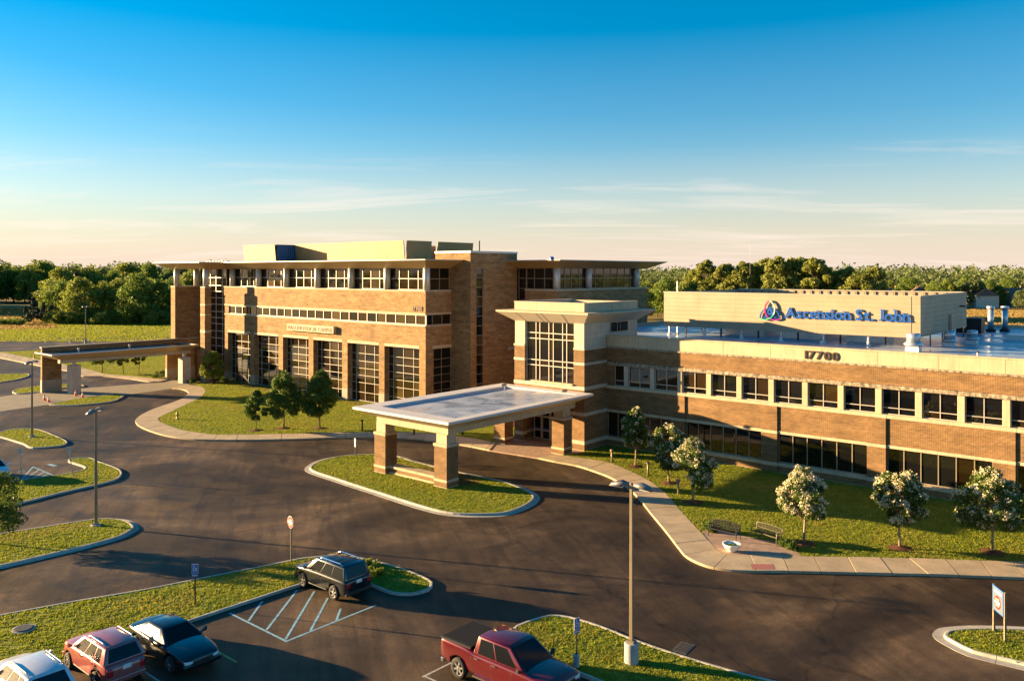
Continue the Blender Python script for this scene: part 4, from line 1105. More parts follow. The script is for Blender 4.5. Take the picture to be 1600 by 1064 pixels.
# stair tower
SX0_, SX1_, SV0_, SV1_ = -72.4, -66.47, 71.0, 79.66
mc('stair_wall', 'brick_tan', SX0_, SV0_, 0, SX1_, 72.06, 18.78)
mc('stair_wall', 'brick_tan', SX0_, 73.32, 0, SX1_, SV1_, 18.78)
mc('stair_wall', 'brick_tan', SX0_, 72.061, 16.96, SX1_, 73.319, 18.778)
mc('stair_wall', 'brick_tan', SX0_, 72.061, 0, SX1_, 73.319, 0.8)
window(MC, 'x', SX1_ - 0.12, 72.062, 73.318, 0.8, 16.96, (), [1.9 + 1.16 * i for i in range(13)], fm='bronze_frame', fw=0.07, gm=('glass_bronze', 'glass_dark', 'glass_blind'))
mc('stair_wall', 'black', SX0_, 72.062, 0.8, SX1_ - 0.4, 73.318, 16.95)
mc('stair_coping', 'metal_panel', SX0_ - 0.05, SV0_ - 0.05, 18.782, SX1_ + 0.05, SV1_ + 0.05, 19.02)
MC.mb('flue', 'dark_metal', MB().tube((-67.6, 73.8, 19.02), (-67.6, 73.8, 20.3), 0.09, n=10))
# right wing
WX1, WV0, WV1 = -60.2, 79.7, 101.0
mc('wing_wall', 'brick_tan', -66.4 + 1.2, WV0, 0, WX1, WV1, 14.15)
mc('cap_course', 'limestone', -65.25, WV0 - 0.05, 14.152, WX1 + 0.05, WV1, 14.36)
window(MC, 'y', WV0 + 0.3, -66.46, -65.2, 8.0, 17.0, (), [9.2, 10.4, 11.6, 13.0, 14.4, 15.7], fm='bronze_frame', fw=0.07)
window(MC, 'y', WV0 + 0.3, -65.18, -60.9, 14.36, 17.0, [-63.9, -62.3], [15.68], fm='bronze_frame', fw=0.08, gm=('glass_dark',))
for q in (80.4, 87.2, 98.9): MC.mb('column', 'metal_panel', MB().tube((WX1 - 0.5, q, 14.362), (WX1 - 0.5, q, 17.2), 0.42, n=20), smooth=True)
window(MC, 'x', WX1 - 0.75, 80.6, 87.0, 14.36, 17.0, [82.3, 83.7, 85.4], [15.68], fm='bronze_frame', fw=0.08, gm=GB)
window(MC, 'x', WX1 - 0.75, 87.4, 98.7, 14.36, 17.0, [89.0, 91.0, 92.7, 94.4, 96.2, 97.6], [15.68], fm='bronze_frame', fw=0.08, gm=GB)
mc('core_wall', 'black', -66, WV0 + 0.8, 14.36, WX1 - 1.0, WV1 - 1, 16.9)
flared_roof(MC, 'roof', -67, WX1, WV0 + 0.0, WV1, 16.96, 17.85, 17.96, 2.0)
MC.mb('roof_vent', 'letter_blue', MB().lathe([(0.3, 17.96), (0.3, 18.3), (0.2, 18.45)], -63.5, 83.0, 12))
# left corner: brick fin, free pier, tall glazing and the roof over them
mc('fin_wall', 'brick_tan', -122.8, 62.97, 0, -121.5, 67.1, 14.15)
mc('cap_course', 'limestone', -122.85, 62.92, 14.152, -121.45, 67.1, 14.32)
for a, c, z0, z1, nm, mt in ((-113.95, -112.7, 0, 1.5, 'stone_base', 'stone_base'), (-113.95, -112.7, 1.502, 7.5, 'corner_pier', 'brick_tan'), (-114.0, -112.65, 7.502, 7.86, 'pier_band', 'limestone'), (-113.95, -112.7, 7.862, 10.04, 'corner_pier', 'brick_tan'), (-114.0, -112.65, 10.042, 10.22, 'pier_band', 'limestone'), (-113.95, -112.7, 10.222, 11.52, 'corner_pier', 'brick_tan'), (-114.0, -112.65, 11.522, 11.74, 'pier_band', 'limestone'), (-113.95, -112.7, 11.742, 14.15, 'corner_pier', 'brick_tan'), (-114.0, -112.65, 14.152, 14.32, 'cap_course', 'limestone')):
    mc(nm, mt, a, 62.97, z0, c, 64.0, z1)
for qx, qv in ((-122.0, 63.5), (-121.9, 66.7), (-113.3, 63.5)):
    MC.mb('column', 'metal_panel', MB().tube((qx, qv, 14.322), (qx, qv, 17.2), 0.42, n=20), smooth=True)
window(MC, 'y', 67.15, -121.4, -113.76, 0.1, 17.0, [-120.0, -118.4, -116.73, -114.88], [1.6, 2.7, 3.9, 5.1, 6.3, 7.4, 8.5, 9.45, 10.4, 11.5, 12.5, 13.5, 14.4, 15.6], fw=0.09, depth=0.12, gm=('glass_dark', 'glass_dark', 'glass_bronze'))
mc('core_wall', 'black', -121.4, 67.4, 0, -113.0, 90, 16.9)
mc('brick_wall', 'brick_tan', -122.8, 67.102, 0, -121.5, 92, 14.15)
flared_roof(MC, 'roof', -122.75, -112.7, 62.97, 90, 16.94, 17.83, 17.94, 2.0)
# roof screens
def lean_panel(name, mat, p0, p1, z0, z1, lean):
    """an upright screen wall whose head leans outwards (to the right of p0->p1)"""
    p0, p1 = Vector(p0), Vector(p1); d = (p1 - p0).normalized(); nn = Vector((d.y, -d.x))
    q0, q1 = p0 + nn * lean, p1 + nn * lean; t = nn * -0.12
    m = MB().hexa([(p0.x, p0.y, z0), (p1.x, p1.y, z0), (p1.x + t.x, p1.y + t.y, z0), (p0.x + t.x, p0.y + t.y, z0)],
                  [(q0.x, q0.y, z1), (q1.x, q1.y, z1), (q1.x + t.x, q1.y + t.y, z1), (q0.x + t.x, q0.y + t.y, z1)])
    return MC.mb(name, mat, m)
lean_panel('roof_screen', 'screen_metal', (-123.1, 76.0), (-114.0, 76.0), 17.9, 20.95, 0.3)
lv = mc('louvre_frame', 'dark_metal', -114.2, 76.0, 17.9, -113.9, 79.8, 20.9)
for k in range(10):
    v = 76.15 + k * 0.36
    mc('louvre_blade', 'louvre_shade_blue', -113.9, v, 17.95, -113.8, v + 0.22, 20.7, lv)
mc('louvre_rail', 'louvre_shade_blue', -113.82, 76.05, 19.2, -113.72, 79.75, 19.34, lv)
lean_panel('roof_screen', 'screen_metal', (-113.9, 79.8), (-87.6, 79.8), 17.9, 21.03, 0.3)
lean_panel('roof_screen', 'screen_metal', (-87.4, 79.8), (-87.4, 84.7), 17.9, 21.02, 0.3)
lean_panel('roof_screen', 'screen_metal', (-87.4, 86.0), (-87.4, 93.7), 17.9, 21.0, 0.3)
mc('roof_unit', 'pole_tan', -90, 85, 17.95, -88, 86.4, 20.4)
lean_panel('roof_screen', 'screen_metal', (-123.1, 90), (-123.1, 76.1), 17.9, 20.93, 0.3)
# sign board and number
sg = mc('sign_board', 'limestone', -96.72, LV - 0.5, 8.45, -86.35, LV - 0.002, 9.38, bev=0.02)
letters(MC, sg, 'MACOMB MEDICAL CAMPUS', -96.45, LV - 0.52, 8.62, 0.58, 'stone_base', 0.02, 1.0, 0.0, width=9.8)
letters(MC, MC.o, '17900', -71.75, LV - 0.05, 11.9, 0.55, 'number_brown', 0.03, 1.0, 0.015, width=1.65, name='numeral')
# roof edge plants seen along the left roof line are small gravel guards
for k in range(6):
    mc('snow_guard', 'dark_metal', -115.8 + k * 0.85, 64.9, 17.942, -115.3 + k * 0.85, 65.05, 18.1 + 0.05 * (k % 3))

# ------------------------------------------------------------------ drop-off canopy
DC = Bld('dropoff_canopy', 'long brick and metal drop-off canopy at the far left', 'canopy', (-118.5, 54, 0))
dc = DC.box
fw_ = dc('fin_wall', 'brick_tan', -121.5, 43.8, 1.702, -121.0, 46.3, 6.1)
dc('stone_base', 'stone_base', -121.53, 43.77, 0, -120.97, 46.33, 1.7, fw_)
dc('stone_base', 'stone_base', -121.53, 61.4, 0, -120.97, 66.0, 1.7, fw_)
dc('fin_wall', 'brick_tan', -121.5, 61.43, 1.702, -121.0, 65.97, 4.5)
dc('wall_beam', 'brick_tan', -121.5, 46.302, 4.5, -121.0, 66.9, 6.1)
for i in range(6): dc('coping', 'limestone', -121.6, 43.7 + i * 3.87, 6.102, -120.9, 43.7 + i * 3.87 + 3.86, 6.24)
lo = [(-120.98, 44.4, 4.72), (-116.3, 44.4, 4.72), (-116.3, 62.6, 4.72), (-120.98, 62.6, 4.72)]
hi = [(-120.98, 42.9, 5.48), (-115.2, 42.9, 5.48), (-115.2, 63.4, 5.48), (-120.98, 63.4, 5.48)]
rf = DC.mb('roof', 'soffit', MB().hexa(lo, hi))
dc('rim', 'fascia', -120.98, 42.88, 5.482, -115.18, 43.15, 5.62, rf)
dc('rim', 'fascia', -115.5, 43.152, 5.482, -115.18, 63.1, 5.62, rf)
dc('rim', 'fascia', -120.98, 63.102, 5.482, -115.18, 63.42, 5.62, rf)
dc('roof_sheet', 'dark_metal', -120.98, 43.152, 5.481, -115.502, 63.1, 5.5, rf)
for v in (47.5, 54.5): MC_m = DC.mb('roof_vent', 'galvanised', MB().lathe([(0.12, 5.5), (0.12, 5.9), (0.18, 5.92), (0.18, 6.02)], -118.4, v, 12), rf)
dc('beam', 'limestone', -117.0, 44.3, 4.3, -116.25, 62.7, 4.722)
for (x, v) in ((-117.35, 46.5), (-115.95, 61.55)):
    c = dc('column', 'stone_base' if False else 'limestone_pale', x - 0.65, v - 0.65, 0, x + 0.65, v + 0.65, 3.85, bev=0.02)
    DC.mb('column_neck', 'galvanised', MB().tube((x, v, 3.852), (x, v, 4.3), 0.25, n=14), c)
dc('entrance_wall', 'brick_tan', -121.0, 66.2, 0, -116.0, 66.6, 4.4)
window(DC, 'y', 66.15, -119.4, -117.2, 0.1, 3.2, [-118.3], [1.2], fm='bronze_frame', fw=0.09)

# ------------------------------------------------------------------ grass blades, sown as one mass on each lawn
def in_poly(px, py, poly):
    c = np.zeros(len(px), bool); n = len(poly); j = n - 1
    for i in range(n):
        xi, yi = poly[i][0], poly[i][1]; xj, yj = poly[j][0], poly[j][1]
        if yi != yj:
            c ^= ((yi > py) != (yj > py)) & (px < (xj - xi) * (py - yi) / (yj - yi) + xi)
        j = i
    return c
rng = np.random.default_rng(5)
def raw_mesh(name, verts, tri, mat):
    me = bpy.data.meshes.new(name)
    nv, nf = len(verts), len(tri)
    me.vertices.add(nv); me.vertices.foreach_set('co', verts.astype(np.float32).ravel())
    me.loops.add(nf * 3); me.loops.foreach_set('vertex_index', tri.astype(np.int32).ravel())
    me.polygons.add(nf); me.polygons.foreach_set('loop_start', np.arange(0, nf * 3, 3, dtype=np.int32))
    me.materials.append(MATS[mat]); me.update(calc_edges=True)
    return me
def sow(polys, name, mat, label, h=0.05, w=0.034, blades=6, spread=0.08):
    VV = []; n0 = 0
    for poly, z, dens in polys:
        xs = [p[0] for p in poly]; ys = [p[1] for p in poly]
        A = (max(xs) - min(xs)) * (max(ys) - min(ys)); n = int(A * dens)
        px = rng.uniform(min(xs), max(xs), n); py = rng.uniform(min(ys), max(ys), n)
        k = in_poly(px, py, poly)
        for ex in EXCL: k &= ~in_poly(px, py, ex)
        px, py = px[k], py[k]
        m = len(px)
        for b in range(blades):
            a = rng.uniform(0, 2 * np.pi, m); bx = px + rng.normal(0, spread, m); by = py + rng.normal(0, spread, m)
            hh = h * rng.uniform(0.5, 1.35, m); ww = w * rng.uniform(0.6, 1.4, m)
            lx = rng.normal(0, h * 0.45, m); ly = rng.normal(0, h * 0.45, m)
            v = np.empty((m, 3, 3))
            v[:, 0] = np.stack([bx - np.cos(a) * ww, by - np.sin(a) * ww, np.full(m, z - 0.01)], 1)
            v[:, 1] = np.stack([bx + np.cos(a) * ww, by + np.sin(a) * ww, np.full(m, z - 0.01)], 1)
            v[:, 2] = np.stack([bx + lx, by + ly, z + hh], 1)
            VV.append(v.reshape(-1, 3))
    V = np.concatenate(VV)
    me = raw_mesh(name, V, np.arange(len(V)).reshape(-1, 3), mat)
    return tag(link(name, me), label, None, None, 'stuff')
sow(GRASS, 'grass', 'grass_blade', 'short mown grass on the lawns and islands')
sow([(q, -0.02, 3.0) for q in GRASS_FAR], 'grass', 'grass_blade', 'mown grass strip beyond the far car park', h=0.16, w=0.14, blades=4, spread=0.2)
FIELD_L = [(-268.37, 73.06), (-433.17, 117.92), (-394.47, 150.62), (-312.82, 118.8), (-256.8, 96.47)]
FIELD_R = [(-85, 230), (-110, 330), (-60, 440), (0, 470), (0, 290)]
sow([(FIELD_L, -0.06, 1.3), (FIELD_R, -0.06, 1.0)], 'field_grass', 'grass_dry', 'tall dry golden grass in the fields beyond the campus', h=0.4, w=0.22, blades=4, spread=0.5)

# ------------------------------------------------------------------ trees
def leaf_cloud(centres, radii, n, size, squash=0.8, seed=1, out=0.5, hollow=0.35):
    g = np.random.default_rng(seed)
    wts = np.array([r ** 2 for r in radii]); wts = wts / wts.sum()
    idx = g.choice(len(radii), n, p=wts)
    C = np.array(centres)[idx]; r = np.array(radii)[idx]
    d = g.normal(size=(n, 3)); d /= np.linalg.norm(d, axis=1)[:, None]
    rad = (hollow + (1 - hollow) * g.uniform(0, 1, n) ** 0.5)
    P = C + d * (r * rad)[:, None] * np.array([1, 1, squash])
    nrm = d * out + g.normal(size=(n, 3)) * 0.6; nrm /= np.linalg.norm(nrm, axis=1)[:, None]
    t = np.cross(nrm, g.normal(size=(n, 3))); t /= np.linalg.norm(t, axis=1)[:, None]
    b = np.cross(nrm, t)
    s = size * g.uniform(0.55, 1.35, n)[:, None]
    v = np.empty((n, 4, 3))
    v[:, 0] = P - t * s; v[:, 1] = P - b * s * 0.55; v[:, 2] = P + t * s; v[:, 3] = P + b * s * 0.55
    V = v.reshape(-1, 3)
    base = np.arange(n)[:, None] * 4
    T = np.concatenate([base + [0, 1, 2], base + [0, 2, 3]], 0)
    return V, T
def tree(name, label, seed, height, width, bole, mat, n, leaf, shape='round', bark='bark', blossom=0, group=None, nclump=26, trunk_r=0.1, squash=0.85, limbs=True):
    g = random.Random(seed)
    t = thing(name, label, 'tree', group=group)
    H0, H1, W = bole, height, width / 2
    cen, rad = [], []
    tries = 0
    while len(cen) < nclump and tries < 4000:
        tries += 1
        f = g.random()
        z = H0 + (H1 - H0) * (0.06 + 0.9 * f)
        if shape == 'round': prof = math.sin(math.pi * min(1, (0.13 + 0.87 * f)) ** 0.85) ** 0.6
        elif shape == 'egg': prof = math.sin(math.pi * (0.12 + 0.86 * f) ** 0.72) ** 0.75
        elif shape == 'cone': prof = (1 - f) ** 0.8 + 0.06
        elif shape == 'tall': prof = 0.45 + 0.55 * math.sin(math.pi * f ** 0.9)
        else: prof = math.sqrt(max(0.05, 1 - (2 * f - 1) ** 2))
        rr = W * prof
        a = g.uniform(0, 2 * math.pi); q = rr * math.sqrt(g.uniform(0.15, 1))
        cr = W * g.uniform(0.2, 0.36) * (0.7 if shape == 'cone' else 1)
        q = min(q, max(0.0, rr - cr * 0.55))
        p = (q * math.cos(a), q * math.sin(a), z)
        if any((Vector(p) - Vector(c)).length < 0.62 * min(cr, r0) for c, r0 in zip(cen, rad)): continue
        cen.append(p); rad.append(cr)
    V, T = leaf_cloud(cen, rad, n, leaf, squash, seed)
    link('crown', raw_mesh('crown', V, T, mat), t)
    if blossom:
        g2 = np.random.default_rng(seed + 9)
        pts = []
        for c, r0 in zip(cen, rad):
            for k in range(blossom):
                d = g2.normal(size=3); d /= np.linalg.norm(d); d[2] = abs(d[2]) * 0.8 + d[2] * 0.2
                pts.append(np.array(c) + d * r0 * 0.95 * np.array([1, 1, squash]))
        g2.shuffle(pts)
        V, T = leaf_cloud(pts, [float(q) for q in g2.uniform(0.1, 0.24, len(pts))], 16 * len(pts), 0.062, 1.0, seed + 3)
        link('blossom', raw_mesh('blossom', V, T, 'blossom'), t)
    m = MB()
    top = H0 + (H1 - H0) * 0.6
    lean = (g.uniform(-0.15, 0.15), g.uniform(-0.15, 0.15))
    m.path([(0, 0, -0.05), (lean[0] * 0.3, lean[1] * 0.3, H0 * 0.5), (lean[0] * 0.6, lean[1] * 0.6, H0), (lean[0], lean[1], top)], [trunk_r * 1.25, trunk_r, trunk_r * 0.85, trunk_r * 0.3], 8)
    if limbs: tr = m.build('trunk', bark, t, True)
    for c, r0 in list(zip(cen, rad))[::2]:
        z0 = min(top * 0.95, max(H0 * 0.9, c[2] - 0.35 * math.hypot(c[0], c[1]) - 0.2 * height * 0.3))
        q = (z0 - H0) / max(top - H0, 0.1); q = max(0.0, min(1.0, q))
        s = (lean[0] * (0.6 + 0.4 * q), lean[1] * (0.6 + 0.4 * q), z0)
        md = ((s[0] + c[0]) / 2, (s[1] + c[1]) / 2, (s[2] + c[2]) / 2 + 0.05 * height * 0.3)
        q = MB() if limbs else m
        q.path([s, md, c], [trunk_r * 0.42, trunk_r * 0.26, trunk_r * 0.08], 5)
        if limbs: q.build('limb', bark, tr, True)
    if not limbs: m.build('trunk', bark, t, True)
    return t
def at(o, p, rz=0.0, s=1.0):
    o.location = (p[0], p[1], p[2] if len(p) > 2 else 0.12); o.rotation_euler = (0, 0, rz)
    o.scale = s if isinstance(s, tuple) else (s, s, s); return o
def mulch_ring(p, r=0.75):
    m = MB(); N = 18; vs = [(p[0], p[1], 0.26)]
    for k in range(N):
        a = 2 * math.pi * k / N; q = r * random.uniform(0.85, 1.12); vs.append((p[0] + q * math.cos(a), p[1] + q * math.sin(a), 0.125))
    m.add(vs, [(0, 1 + k, 1 + (k + 1) % N) for k in range(N)])
    tag(m.build('mulch_ring', 'mulch'), 'ring of brown mulch at the foot of a young tree', None, None, 'structure')

GL = 'young trees on the front lawn'
at(tree('lawn_tree', 'lime green egg shaped tree at the left corner of the tan building', 21, 4.9, 3.5, 0.9, 'leaf_lime', 8500, 0.12, 'egg', nclump=44, group=GL, trunk_r=0.07), (-110.78, 63.12))
at(tree('lawn_tree', 'smallest of the three dark trees on the front lawn', 22, 4.1, 2.3, 1.0, 'leaf_ornamental', 5000, 0.11, 'round', nclump=30, group=GL, trunk_r=0.05), (-74.86, 47.52))
at(tree('lawn_tree', 'tallest dark tree on the front lawn, middle of three', 23, 6.0, 3.7, 1.3, 'leaf_ornamental', 9500, 0.125, 'egg', nclump=52, group=GL, trunk_r=0.08), (-73.57, 49.97))
at(tree('lawn_tree', 'dark rounded tree right of the front lawn trio', 24, 6.1, 3.9, 1.3, 'leaf_ornamental', 9500, 0.125, 'egg', nclump=52, group=GL, trunk_r=0.08), (-70.65, 52.43))
at(tree('lawn_tree', 'widest small tree seen under the drop-off canopy', 25, 4.2, 4.4, 1.5, 'leaf_ornamental', 4200, 0.12, 'round', nclump=28, group=GL, trunk_r=0.07), (-137.13, 58.72))
at(tree('lawn_tree', 'thin middle tree seen under the drop-off canopy', 26, 3.9, 2.2, 1.4, 'leaf_ornamental', 2200, 0.11, 'round', nclump=18, group=GL, trunk_r=0.05), (-132.81, 60.18))
at(tree('lawn_tree', 'right hand small tree seen under the drop-off canopy', 27, 3.6, 2.3, 1.4, 'leaf_ornamental', 2200, 0.11, 'round', nclump=18, group=GL, trunk_r=0.05), (-131.74, 62.17))
at(tree('lawn_tree', 'leafy tree cut off by the left edge on the lamp island', 28, 4.3, 3.7, 0.9, 'leaf_ornamental', 6500, 0.085, 'round', nclump=40, group=GL, trunk_r=0.08), (-55.58, 17.64))
GR = 'flowering lilac trees before the office'
FT = [((993, 731), 31, 4.9, 2.7, 1.5, 3, 'slim sparsely flowering tree nearest the entrance tower'),
      ((1045, 757), 32, 4.4, 2.8, 1.2, 5, 'flowering tree half hidden behind its right neighbour'),
      ((1083, 787), 33, 4.5, 3.2, 1.1, 8, 'cream flowering tree in front of its half hidden neighbour'),
      ((1256, 852), 34, 4.4, 2.8, 1.4, 14, 'heavily flowering cream tree right of the two benches'),
      ((1406, 859), 35, 4.4, 3.0, 1.3, 11, 'cream flowering tree second from the right edge'),
      ((1550, 866), 36, 4.9, 3.9, 1.3, 8, 'widest cream flowering tree nearest the right edge')]
FTP = [(-36.5, 59.31), (-31.66, 56.33), (-27.72, 52.78), (-18.39, 49.06), (-13.74, 51.95), (-9.41, 54.61)]
for (px_, sd_, h_, w_, b_, bl, lb), pp in zip(FT, FTP):
    at(tree('flowering_tree', lb, sd_, h_, w_, b_, 'leaf_ornamental', 9500, 0.09, ('egg', 'round', 'tall')[sd_ % 3], 'bark_pale', bl, GR, 44, 0.07), pp)
    mulch_ring(pp)
for p in ((-110.78, 63.12), (-74.86, 47.52), (-73.57, 49.97), (-70.65, 52.43)): mulch_ring(p, 0.8)

def shrub(name, label, p, w, d, h, seed, mat='leaf_ornamental', n=900, leaf=0.07, group=None, z=0.12):
    g = random.Random(seed)
    cen = [(g.uniform(-w, w) * 0.4, g.uniform(-d, d) * 0.4, h * g.uniform(0.3, 0.6)) for _ in range(9)]
    t = thing(name, label, 'shrub', (p[0], p[1], z), group=group)
    V, T = leaf_cloud(cen, [h * 0.45] * 9, n, leaf, 0.9, seed)
    link('foliage', raw_mesh('foliage', V, T, mat), t)
    for k in range(4): MB().path([(0, 0, 0), (cen[k][0] * 0.6, cen[k][1] * 0.6, cen[k][2] * 0.6), cen[k]], [0.02, 0.015, 0.006], 4).build('stem', 'bark', t)
    return t
GS = 'low shrubs by the walls'
for i, (p, w, h, lb) in enumerate((((-114.38, 61.89), 1.8, 0.7, 'dark clipped shrub left of the lime green tree'), ((-113.73, 63.35), 1.6, 0.7, 'dark shrub just behind the lime green tree'), ((-111.25, 65.45), 2.4, 0.8, 'low spreading shrub right of the lime green tree'),
        ((-123.32, 60.97), 2.0, 0.7, 'dark shrub at the corner of the lawn under the drop-off canopy'), ((-126.27, 63.58), 2.6, 0.8, 'broad dark shrub by the white edged wall'), ((-23.7, 47.42), 0.9, 0.7, 'small bright shrub at the left end of the dark bench'),
        ((-18.89, 47.74), 1.0, 0.5, 'small leafy plant at the right end of the second bench'), ((-18.43, 47.55), 0.7, 0.4, 'tiny plant between the second bench and the flowering tree'))):
    shrub('shrub', lb, p, w, w * 0.7, h, 60 + i, group=GS)
for i, (x, y) in enumerate(((-37.6, 27.6), (-36.4, 28.6), (-35.6, 29.6), (-35.0, 27.8), (-34.4, 29.0), (-33.9, 27.6))):
    shrub('shrub', 'low green planting at the tip of the strip island behind the grey car', (x, y), 1.3, 1.3, 0.42, 80 + i, 'leaf_lime', 700, 0.07, 'planting at the island tip')

# ------------------------------------------------------------------ woods round the campus
KIND = []
for i, (mat, sh, w, h) in enumerate((('leaf_oak', 'round', 15, 15), ('leaf_maple', 'egg', 13, 14.5), ('leaf_oak', 'egg', 12, 15.5), ('leaf_maple', 'round', 14, 13), ('leaf_poplar', 'tall', 9.5, 17), ('leaf_poplar', 'round', 13, 14), ('leaf_far', 'round', 15, 14))):
    o = tree('woodland_tree', 'tree', 100 + i, h, w, h * 0.12, mat, 5200, 0.42, sh, nclump=46, trunk_r=0.3, squash=0.8, limbs=False)
    KIND.append(o)
for i in range(2):
    KIND.append(tree('spruce_tree', 'tree', 130 + i, 9, 5, 0.4, 'leaf_spruce', 3600, 0.26, 'cone', nclump=60, trunk_r=0.14, squash=0.6, limbs=False))
used = set()
def wood_tree(k, x, y, s, label, group):
    if k not in used:
        o = KIND[k]; used.add(k); o['label'] = label; o['group'] = group
    else: o = put_copy(KIND[k], (0, 0, 0), 0, 1, label, group)
    o.location = (x, y, -0.1); o.rotation_euler = (0, 0, random.uniform(0, 6.28)); z = s * random.uniform(0.92, 1.08)
    o.scale = (s, s, z); return o
def cam_xy(px, depth):
    X = (px - 800) / 1277.0 * depth
    return (X * math.cos(HEAD) - depth * math.sin(HEAD), X * math.sin(HEAD) + depth * math.cos(HEAD))
ORD = ['leftmost', 'second from the left', 'third from the left', 'fourth from the left', 'fifth from the left', 'sixth from the left', 'seventh from the left', 'eighth from the left', 'ninth from the left', 'tenth from the left', 'eleventh from the left', 'twelfth from the left', 'twelfth from the right', 'eleventh from the right', 'tenth from the right', 'ninth from the right', 'eighth from the right', 'seventh from the right', 'sixth from the right', 'fifth from the right', 'fourth from the right', 'third from the right', 'second from the right', 'rightmost']
# left wood: big individual crowns close behind the car park, taller trees behind
LB = [(125, 268, 1.02, 3), (95, 278, 0.86, 0), (160, 272, 0.9, 1), (215, 262, 0.98, 0), (248, 266, 0.95, 2), (185, 285, 1.0, 1), (268, 275, 0.95, 0), (232, 290, 1.05, 3), (300, 300, 1.1, 1), (330, 310, 1.0, 2)]
for i, (px_, dp, s, k) in enumerate(sorted(LB)):
    x, y = cam_xy(px_, dp)
    wood_tree(k, x, y, s, 'big broadleaf tree, ' + ORD[i] + ' at the near edge of the left wood', 'big trees at the near edge of the left wood')
for i in range(46):
    px_ = -160 + i * 10.4 + random.uniform(-6, 6); dp = random.choice((330, 360, 400, 440)) + random.uniform(-12, 12)
    if -40 < px_ < 85 and dp < 400: dp += 110
    x, y = cam_xy(px_, dp); s = random.uniform(1.02, 1.42) * (1 + (dp - 330) / 900)
    wood_tree(random.choice((0, 1, 2, 3, 6)), x, y, s, 'tall broadleaf tree deeper in the left wood', 'trees deeper in the left wood')
for i, (px_, dp, s) in enumerate(((52, 262, 1.02), (68, 270, 0.8), (80, 268, 0.72), (40, 268, 0.6))):
    x, y = cam_xy(px_, dp)
    wood_tree(7 + i % 2, x, y, s, ('largest dark spruce at the corner of the golden field', 'middle spruce between the largest one and the broadleaf trees', 'right hand small spruce against the broadleaf trees', 'smallest spruce left of the largest one')[i], 'spruces by the golden field')
for i, px_ in enumerate((2, 12, 22, 33)):
    x, y = cam_xy(px_, 255)
    shrub('shrub', 'rough bush in the golden field at the left edge', (x, y), 4.5, 3.5, 2.4, 200 + i, 'leaf_oak', 900, 0.22, 'bushes in the golden field', -0.1)
for i in range(20):
    px_ = 82 + i * 11 + random.uniform(-3, 3); dp = 262 + random.uniform(-5, 8)
    x, y = cam_xy(px_, dp)
    o = wood_tree(random.choice((0, 1, 3)), x, y, 0.4, 'low bushy undergrowth at the foot of the left wood', 'undergrowth of the left wood')
    o['category'] = 'bush'; o.scale = (0.5, 0.5, 0.33); o.location.z = -0.8
# right wood: a row of pale poplars before broadleaf woods and gardens
for i in range(24):
    px_ = 1075 + i * 12.5 + random.uniform(-4, 4); dp = 318 + random.uniform(-8, 8) - i * 1.5
    x, y = cam_xy(px_, dp); s = random.uniform(0.98, 1.16)
    if 1195 < px_ < 1310: s *= 1.12
    wood_tree(4 if i % 3 else 5, x, y, s, 'pale yellowish tree, ' + ORD[i] + ' in the row behind the rooftop screen', 'pale trees behind the rooftop screen')
for i in range(8):
    px_ = 985 + i * 14; dp = 300 + random.uniform(-20, 30)
    x, y = cam_xy(px_, dp)
    wood_tree(random.choice((0, 1, 2)), x, y, random.uniform(0.75, 0.95), 'dark green tree, ' + ORD[i] + ' between the two buildings', 'trees between the two buildings')
for i in range(44):
    px_ = 1350 + (i % 22) * 19 + random.uniform(-8, 8); dp = 375 + (i // 22) * 100 + random.uniform(-15, 40)
    x, y = cam_xy(px_, dp)
    wood_tree(random.choice((0, 1, 2, 3, 6)), x, y, random.uniform(0.45, 0.95), 'broadleaf tree among the houses on the right', 'trees among the houses on the right')

# the far wood that closes the horizon all round, one mass
def far_wood(name, label, spec, seed):
    g = np.random.default_rng(seed); VV, TT = [], []; n0 = 0
    for (a0, a1, d0, d1, n, h0, h1, q, sz) in spec:
        for _ in range(n):
            a = g.uniform(a0, a1); d = g.uniform(d0, d1); h = g.uniform(h0, h1)
            x, y = -d * math.sin(a), d * math.cos(a)
            w = h * g.uniform(0.45, 0.65)
            cen = [(x + g.normal() * w * 0.45, y + g.normal() * w * 0.45, h * g.uniform(0.3, 0.78)) for _ in range(6)]
            V, T = leaf_cloud(cen, [w * 0.55] * 6, q, sz, 0.8, int(g.integers(1e6)))
            VV.append(V); TT.append(T + n0); n0 += len(V)
    tag(link(name, raw_mesh(name, np.concatenate(VV), np.concatenate(TT), 'leaf_far')), label, None, None, 'stuff')
A0 = HEAD
far_wood('far_wood', 'far wood closing the horizon', [(A0 - R(40), A0 + R(40), 560, 900, 520, 15, 23, 150, 1.2), (A0 - R(40), A0 + R(40), 900, 1600, 460, 20, 29, 90, 2.0), (A0 + R(40), A0 + R(320), 420, 900, 420, 12, 18, 80, 2.0)], 3)

